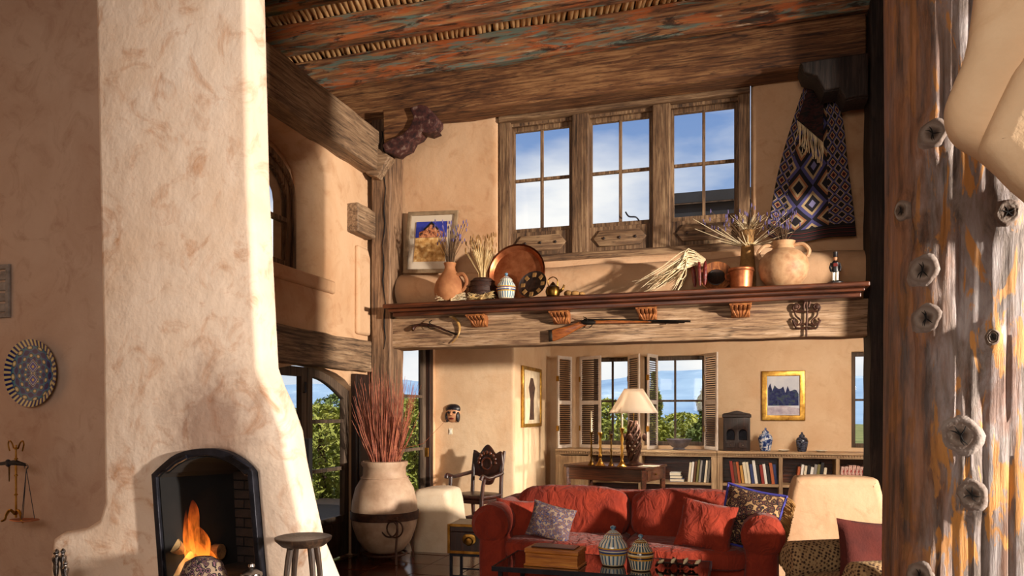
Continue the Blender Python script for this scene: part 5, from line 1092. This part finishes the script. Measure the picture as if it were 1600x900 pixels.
def candlestick(label, px, Y, h_, ch, mat, r):
    p = desk_at(px, Y); k = mpp(p); t = thing('candlestick', label, 'candlestick', p, 0, 'candlesticks on the desk'); f = h_*k
    G().lathe([(r, 0), (r, .008), (r*.8, .016), (r*.35, .06), (r*.2, .10), (r*.38, f*.28), (r*.2, f*.36), (r*.34, f*.48), (r*.18, f*.58), (r*.32, f*.70), (r*.18, f*.80), (r*.30, f*.92), (r*.48, f*.97), (r*.45, f), (.001, f)], 20).build('stem', mat, t)
    if ch: cd_ = G().lathe([(.012, f-.004), (.0115, f+ch*k), (.001, f+ch*k+.004)], 12).build('candle', 'wax', t); G().tube([(0, 0, f+ch*k), (.002, 0, f+ch*k+.014)], .0015, 4).build('wick', 'soot', cd_)
candlestick('slim dark candlestick with a short candle, leftmost on the desk', 924, 9.84, 52, 32, 'brass_dark', .05)
candlestick('shiny turned brass candlestick without a candle, second on the desk', 938, 9.80, 52, 0, 'brass', .075)
candlestick('slim dark candlestick without a candle, third on the desk', 955, 9.80, 50, 0, 'brass_dark', .045)
candlestick('shiny turned brass candlestick with a tall candle, nearest the lamp', 972, 9.74, 60, 32, 'brass', .07)
p = desk_at(1012, 9.80); t = thing('papers', 'pale sheets of paper lying on the desk right of the lamp', 'papers', p, rz)
for i in range(3): G().box((.02*i, .012*i, .003+.004*i), (.22, .16, .003), (0, 0, .12*i)).build('sheet', 'paper', t, 0)
# ------------------------------------------------------------------ sofa and its pillows
m, nt, b = newmat('sofa_red'); v = coords(nt); nt.links.new(ramp(nt, noise(nt, v, 5, 5), [(.3, '#701d0b'), (.7, '#922e13')]), b.inputs['Base Color']); b.inputs['Roughness'].default_value = .95; b.inputs['Sheen Weight'].default_value = .08; b.inputs['Sheen Roughness'].default_value = .4
bump(nt, b, math_(nt, 'ADD', noise(nt, coords(nt, (2, 2, 1.2)), 5, 3, .5, 1.5), math_(nt, 'MULTIPLY', noise(nt, v, 160, 2), .08)), .55, .05)
pm('pillow_dark_red', [(.3, '#451510'), (.7, '#5e2117')], 6, rough=.95, bs=.3, bsc=90)
t = thing('sofa', 'deep red-orange slipcovered sofa facing the glass table', 'sofa', (-.82, 5.85, 0)); HW = 1.09
G().blob((0, .02, .235), (HW-.10, .42, .22), 9, 32, 12).build('base', 'sofa_red', t); G().blob((0, .36, .50), (HW-.13, .13, .36), 5, 40, 16, None, .012).build('back_frame', 'sofa_red', t)
for s in (-1, 1):
    G().blob((s*.465, -.06, .455), (.47, .43, .085), 5, 32, 12, None, .012).build('seat_cushion', 'sofa_red', t)
    G().blob((s*.475, .155, .685), (.475, .15, .215), 3.6, 36, 16, Euler((-.16, 0, s*-.01)).to_matrix(), .03).build('back_cushion', 'sofa_red', t)
    ar = G().blob((s*(HW-.10), -.02, .36), (.125, .46, .34), 5, 28, 14).build('arm', 'sofa_red', t)
    G().tube([(s*(HW-.09), -.50, .64), (s*(HW-.09), -.46, .645), (s*(HW-.09), 0, .65), (s*(HW-.09), .38, .66)], [.11, .15, .15, .14], 20).build('arm_roll', 'sofa_red', ar)
for x in (-1, 1):
    for y in (-.36, .38): G().lathe([(.03, 0), (.04, .06)], 10, (x*(HW-.16), y, 0)).build('foot', 'wood_dark', t)
def paisley(name, cols, sc):
    m, nt, b = newmat(name); v = coords(nt); n2 = noise(nt, v, sc*.5, 4, .6, 1.5); vo = nt.nodes.new('ShaderNodeTexVoronoi'); vo.inputs['Scale'].default_value = sc; nt.links.new(v, vo.inputs['Vector'])
    nt.links.new(ramp(nt, math_(nt, 'ADD', math_(nt, 'MULTIPLY', vo.outputs['Distance'], .7), math_(nt, 'MULTIPLY', n2, .5)), cols, 'CONSTANT'), b.inputs['Base Color']); b.inputs['Roughness'].default_value = .9; bump(nt, b, vo.outputs['Distance'], .3, .004)
paisley('paisley_blue', [(0, '#202852'), (.36, '#8d6844'), (.44, '#22223e'), (.52, '#6d4f48'), (.60, '#2c365e'), (.68, '#86705c')], 40)
paisley('paisley_dark', [(0, '#120c10'), (.42, '#8a6440'), (.48, '#160e12'), (.58, '#5a2c22'), (.64, '#120c10'), (.74, '#a58258')], 30)
def pillow(label, c, w_, h_, th, rot, mat, trim=None, fringe=None):
    t = thing('throw_pillow', label, 'pillow', c); t.rotation_euler = rot; n = 18; g = G()
    def side(s):
        def fn(u, v):
            x, z = 2*u-1, 2*v-1; ed = max(0, (1-x*x))**.45*max(0, (1-z*z))**.45; pin = 1-.07*(1-abs(x)**2.0)*abs(z)**3; pin2 = 1-.07*(1-abs(z)**2.0)*abs(x)**3
            return (x*w_/2*pin2, s*th/2*ed*(1+.10*math.sin(5*x+3*z)), z*h_/2*pin)
        return fn
    g.grid(side(-1), n, n); g.grid(side(1), n, n); g.build('cover', mat, t, 60, weld=True)
    if trim:
        loop = [side(0)(q, 0) for q in [i/20 for i in range(20)]]+[side(0)(1, i/20) for i in range(20)]+[side(0)(1-i/20, 1) for i in range(20)]+[side(0)(0, 1-i/20) for i in range(21)]
        G().tube(loop, .012, 6, False).build('piping', trim, t)
    if fringe:
        g = G()
        for i in range(70): z = h_*(.5-i/69); g.tube([(w_/2*.95, 0, z), (w_/2+.04, random.uniform(-.02, .02), z-.02), (w_/2+.07, random.uniform(-.03, .03), z-.05)], .004, 4)
        g.build('fringe', fringe, t)['kind'] = 'stuff'
    return t
pillow('plain red square pillow tucked into the left sofa arm', at(808, 812, Y=5.66), .36, .33, .15, (-.25, .10, .45), 'sofa_red')
pillow('small blue paisley pillow at the left end of the sofa', at(861, 816, Y=5.50), .34, .28, .13, (-.30, .24, .10), 'paisley_blue')
pillow('plain red pillow leaning on one corner at the right of the sofa', at(1103, 822, Y=5.50), .40, .36, .15, (-.28, .16, -.12), 'sofa_red')
pillow('large dark paisley pillow with violet piping and brown fringe', at(1172, 811, Y=5.62), .42, .44, .17, (-.24, .18, -.25), 'paisley_dark', pm('violet_cord', '#3c3a8e', rough=.8), 'straw_brown')
# ------------------------------------------------------------------ chest on stand
p = at(731, 900, Y=5.80); t = thing('brass_bound_chest', 'small dark chest with brass edges and a ring handle beside the sofa', 'chest', (p.x, 5.97, .318), .06); W_, D_, H_ = .36, .32, .25
G().bb((-W_/2, -D_/2, 0), (W_/2, D_/2, H_*.72)).build('body', 'wood_chair', t, 0, .006); ld = G().bb((-W_/2, -D_/2, H_*.725), (W_/2, D_/2, H_)).build('lid', 'wood_chair', t, 0, .008)
for x in (-1, 1):
    for y in (-1, 1): G().bb((x*W_/2-.012, y*D_/2-.012, 0), (x*W_/2+.012, y*D_/2+.012, H_*.99)).build('corner_strip', 'brass', t, 0, .004)
for z in (.012, H_-.012): G().bb((-W_/2, -D_/2-.006, z-.012), (W_/2, -D_/2+.002, z+.012)).build('edge_strip', 'brass', t, 0, .003)
hp_ = obj('handle_plate', slab([smooth_loop([(-.06, .125), (-.045, .09), (0, .08), (.045, .09), (.06, .125), (.045, .16), (0, .17), (-.045, .16)], 3)], -D_/2-.012, -D_/2, .003, 'xz', 1), 'brass', t)
G().ring((0, -D_/2-.02, .11), .032, .006, 'y', 20, 6).build('handle_ring', 'brass_dark', hp_)
t = thing('chest_stand', 'black iron stand under the brass-edged chest', 'stand', (p.x, 5.97, 0), .06)
for x in (-1, 1):
    for y in (-1, 1): G().bb((x*.165-.011, y*.145-.011, 0), (x*.165+.011, y*.145+.011, .295)).build('leg', 'iron_black', t, 0)
for y in (-1, 1): G().bb((-.176, y*.145-.011, .295), (.176, y*.145+.011, .317)).build('rail', 'iron_black', t, 0); G().bb((-.154, y*.145-.007, .12), (.154, y*.145+.007, .134)).build('rail', 'iron_black', t, 0)
for x in (-1, 1): G().bb((x*.165-.011, -.134, .295), (x*.165+.011, .134, .317)).build('rail', 'iron_black', t, 0)
# ------------------------------------------------------------------ glass table and its things
m, nt, b = newmat('table_glass'); b.inputs['Base Color'].default_value = (.02, .012, .01, 1); b.inputs['Roughness'].default_value = .03; b.inputs['IOR'].default_value = 1.8; b.inputs['Coat Weight'].default_value = .6; b.inputs['Coat Roughness'].default_value = .02
ZT = .50; gx0, gx1 = at(768, 886, Y=4.56).x, at(1108, 886, Y=4.60).x; t = thing('glass_table', 'low table with dark reflecting glass top and thin black frame', 'table', ((gx0+gx1)/2, 4.86, 0)); w_ = (gx1-gx0)/2
G().bb((-w_+.012, -.288, ZT-.014), (w_-.012, .288, ZT)).build('glass_top', 'table_glass', t, 0, .003)
for y in (-1, 1): G().bb((-w_, y*.294-.006, ZT-.03), (w_, y*.294+.006, ZT+.001)).build('edge_rail', 'iron_black', t, 0)
for x in (-1, 1):
    G().bb((x*(w_-.006)-.006, -.287, ZT-.03), (x*(w_-.006)+.006, .287, ZT+.001)).build('edge_rail', 'iron_black', t, 0)
    for y in (-1, 1): G().bb((x*(w_-.05)-.014, y*.26-.014, 0), (x*(w_-.05)+.014, y*.26+.014, ZT-.03)).build('leg', 'iron_black', t, 0)
p = stand(868, 4.74, ZT+.001); k = mpp(p); t = thing('wooden_box', 'honey-coloured wooden box with a dark lid on the glass table', 'box', p, -.06); bw_, bd_, bh_ = 84*k, .20, .125
G().bb((-bw_/2, -bd_/2, 0), (bw_/2, bd_/2, bh_*.66)).build('body', 'wood_box', t, 0, .005); ld = G().bb((-bw_/2-.006, -bd_/2-.006, bh_*.67), (bw_/2+.006, bd_/2+.006, bh_*.93)).build('lid', 'wood_box', t, 0, .008); G().bb((-bw_/2+.03, -bd_/2+.03, bh_*.93), (bw_/2-.03, bd_/2-.03, bh_)).build('lid_panel', 'wood_desk', ld, 0, .006); G().bb((-bw_/2-.008, -bd_/2-.008, 0), (bw_/2+.008, bd_/2+.008, .014)).build('plinth', 'wood_box', t, 0, .004)
p = stand(958, 4.84, ZT+.001); k = mpp(p); ginger('ginger_jar', 'larger blue and yellow striped lidded jar on the glass table', p, 23.5*k, 62*k, 'glaze_blue', 'glaze_knob')
p = stand(1001, 4.74, ZT+.001); k = mpp(p); ginger('ginger_jar', 'smaller darker banded lidded jar on the glass table', p, 20.5*k, 56*k, 'glaze_dark', 'glaze_knob')
p = stand(1058, 4.84, ZT+.001); k = mpp(p); t = thing('bud_branch', 'dark branch with white buds lying on the glass table', 'branch', p, .05)
G().tube(smooth_path([(-.13, .02, .03), (-.06, 0, .035), (.02, .01, .03), (.09, -.01, .028), (.13, 0, .03)]), .008, 6).build('twig', 'wood_chair', t)
for i, (x, a) in enumerate(((-.12, .5), (-.08, 2.4), (-.04, .8), (.0, 2.2), (.04, .9), (.07, 2.5), (.11, .6))):
    q = Vector((x, 0, .032)); d_ = Vector((math.cos(a)*.03, -.012+.004*i, abs(math.sin(a))*.035)); bu = G().tube([q, q+d_*.6, q+d_*1.1, q+d_*1.5], [.004, .013, .011, .002], 8).build('bud', 'straw_pale' if i % 2 == 0 else 'wood_chair', t)
    G().tube([q, q-Vector((d_.x*.6, -.015, .024))], [.012, .008], 6).build('pod', 'wood_chair', t)
# ------------------------------------------------------------------ woven armchair
m, nt, b = newmat('woven_check'); vo = nt.nodes.new('ShaderNodeTexVoronoi'); vo.inputs['Scale'].default_value = 46; vo.inputs['Randomness'].default_value = .35; nt.links.new(coords(nt, (1, 1, 1), 'Object', (.6, .5, .78)), vo.inputs['Vector'])
nt.links.new(ramp(nt, vo.outputs['Distance'], [(.30, '#35211a'), (.42, '#8a6a48'), (.55, '#a88a62')]), b.inputs['Base Color']); b.inputs['Roughness'].default_value = .95; bump(nt, b, vo.outputs['Distance'], .5, .004)
fdir = Vector((-.9, -.43, 0)).normalized(); rz = math.atan2(fdir.y, fdir.x)+PI/2; cN, cF = Vector((.66, 4.58, 0)), Vector((.34, 5.20, 0)); cc = (cN+cF)/2-fdir*.40
t = thing('woven_armchair', 'armchair in brown and beige checked weave beside the log column', 'armchair', cc, rz); aw = (cF-cN).length/2
G().blob((0, 0, .20), (aw+.02, .38, .16), 8, 28, 10).build('base', 'woven_check', t); G().blob((0, -.05, .40), (aw-.12, .36, .09), 5, 28, 10).build('seat_cushion', 'woven_check', t); G().blob((0, .36, .55), (aw+.02, .12, .40), 5, 28, 14).build('backrest', 'woven_check', t)
for s in (-1, 1):
    ar = G().blob((s*aw, -.02, .30), (.10, .40, .26), 5, 24, 12).build('arm', 'woven_check', t); G().tube([(s*aw, -.43, .53), (s*aw, -.40, .53), (s*aw, 0, .53), (s*aw, .36, .53)], [.09, .125, .13, .13], 20).build('arm_roll', 'woven_check', ar)
for x in (-1, 1):
    for y in (-.3, .33): G().lathe([(.025, 0), (.035, .05)], 10, (x*(aw-.05), y, 0)).build('foot', 'wood_dark', t)
pillow('dark maroon pillow resting in the woven armchair', cc+Vector((-.02, -.02, .62)), .50, .42, .16, (-.25, .08, .30), 'pillow_dark_red')
# ------------------------------------------------------------------ outside: ground, mountain, trees, neighbouring roof
pm('meadow', [(.3, '#4c5a26'), (.7, '#8d8a4c')], .6, rough=1); pm('mountain', [(.3, '#6f8fb4'), (.6, '#90acc8'), (.75, '#c5d4e0')], .05, rough=1)
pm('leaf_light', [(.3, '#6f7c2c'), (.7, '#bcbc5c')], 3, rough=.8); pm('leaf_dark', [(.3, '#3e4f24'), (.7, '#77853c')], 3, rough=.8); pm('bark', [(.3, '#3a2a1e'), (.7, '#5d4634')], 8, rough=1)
g = G().grid(lambda u, v: (-160+320*u, -60+420*v, -.6+.5*mn.noise(Vector((u*30, v*40, 0)))), 40, 50); struct(g.build('ground', 'meadow'))
def mount(u, v):
    a = -2.6+2.9*u; r = 150+90*v; h = v*(15+9*mn.noise(Vector((u*9, 1.3, 0)))+4*mn.noise(Vector((u*30, v*4, 2))))
    return (math.sin(a)*r, math.cos(a)*r, -2+h)
struct(G().grid(mount, 110, 14).build('mountain', 'mountain'))
def tree(label, loc, h, r, conifer, mat, n=1700):
    t = thing('conifer_tree' if conifer else 'leafy_tree', label, 'tree', (loc[0], loc[1], -.5)); g = G()
    G().tube([(0, 0, -.4), (.04, 0, h*.4), (0, 0, h*.93)], [.14, .10, .03], 8).build('trunk', 'bark', t)
    for i in range(n*3):
        z = h*(.06+.94*random.random()); a = random.uniform(0, 2*PI); f = 1-z/h
        rr = (r*f*(.75+.25*math.sin(z*9)) if conifer else r*math.sqrt(max(0, 1-(2*z/h-1)**2))*(.8+.2*math.sin(a*5+z*4)))*math.sqrt(random.uniform(.25, 1))
        c = Vector((math.cos(a)*rr, math.sin(a)*rr, z)); s = random.uniform(.035, .075); R = Euler((random.uniform(-1, 1), random.uniform(-1, 1), random.uniform(0, 6))).to_matrix()
        g.add([c+R @ Vector(q)*s for q in ((-1, 0, 0), (0, -.45, .1), (1.2, 0, 0), (0, .45, .1))], [(0, 1, 2, 3)])
    g.build('foliage', mat, t, 0)['kind'] = 'stuff'
def out_at(px, X=None, Y=None): q = at(px, 646, X=X, Y=Y); return (q.x, q.y)
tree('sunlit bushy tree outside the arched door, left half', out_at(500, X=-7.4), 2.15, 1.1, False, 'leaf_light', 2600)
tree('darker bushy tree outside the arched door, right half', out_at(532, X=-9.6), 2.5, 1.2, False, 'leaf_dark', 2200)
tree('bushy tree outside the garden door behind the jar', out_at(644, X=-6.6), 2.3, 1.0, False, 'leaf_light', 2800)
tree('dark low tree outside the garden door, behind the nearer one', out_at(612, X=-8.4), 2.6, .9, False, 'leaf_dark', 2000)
tree('pointed conifer outside the right back window, by its right shutter', out_at(1106, Y=15.5), 3.0, .9, True, 'leaf_dark', 1800)
tree('sunlit conifer outside the back windows, right of the lamp shade', out_at(1022, Y=16.5), 2.9, .85, True, 'leaf_light', 1800)
tree('small bushy tree low in the right back window', out_at(1066, Y=17), 2.0, 1.2, False, 'leaf_light', 1600)
tree('bushy tree behind the lamp in the left back window', out_at(950, Y=16), 2.3, .9, False, 'leaf_light', 1600)
rp0, rp1 = at(1046, 306, Y=10.3), at(1190, 290, Y=10.3); t = thing('neighbour_roof', 'dark roof edge outside the right high window', 'roof', ((rp0.x+rp1.x)/2+.6, 10.7, ZC+.142)); zt_ = (rp0.z+rp1.z)/2-ZC-.142; ww = (rp1.x-rp0.x)/2+.6
G().bb((-ww, -.3, 0), (ww, .8, zt_-.55)).build('wall', 'plaster_back', t, 0)
G().bb((-ww-.1, -.38, zt_-.55), (ww+.1, .85, zt_-.16)).build('fascia', pm('roof_dark', [(.3, '#14161c'), (.7, '#262a34')], 3, rough=.6), t, 0); G().bb((-ww-.12, -.44, zt_-.14), (ww+.12, .9, zt_)).build('eave', 'roof_dark', t, 0); G().bb((-ww-.12, -.43, zt_-.16), (ww+.12, -.38, zt_-.14)).build('drip_edge', 'silver', t, 0)
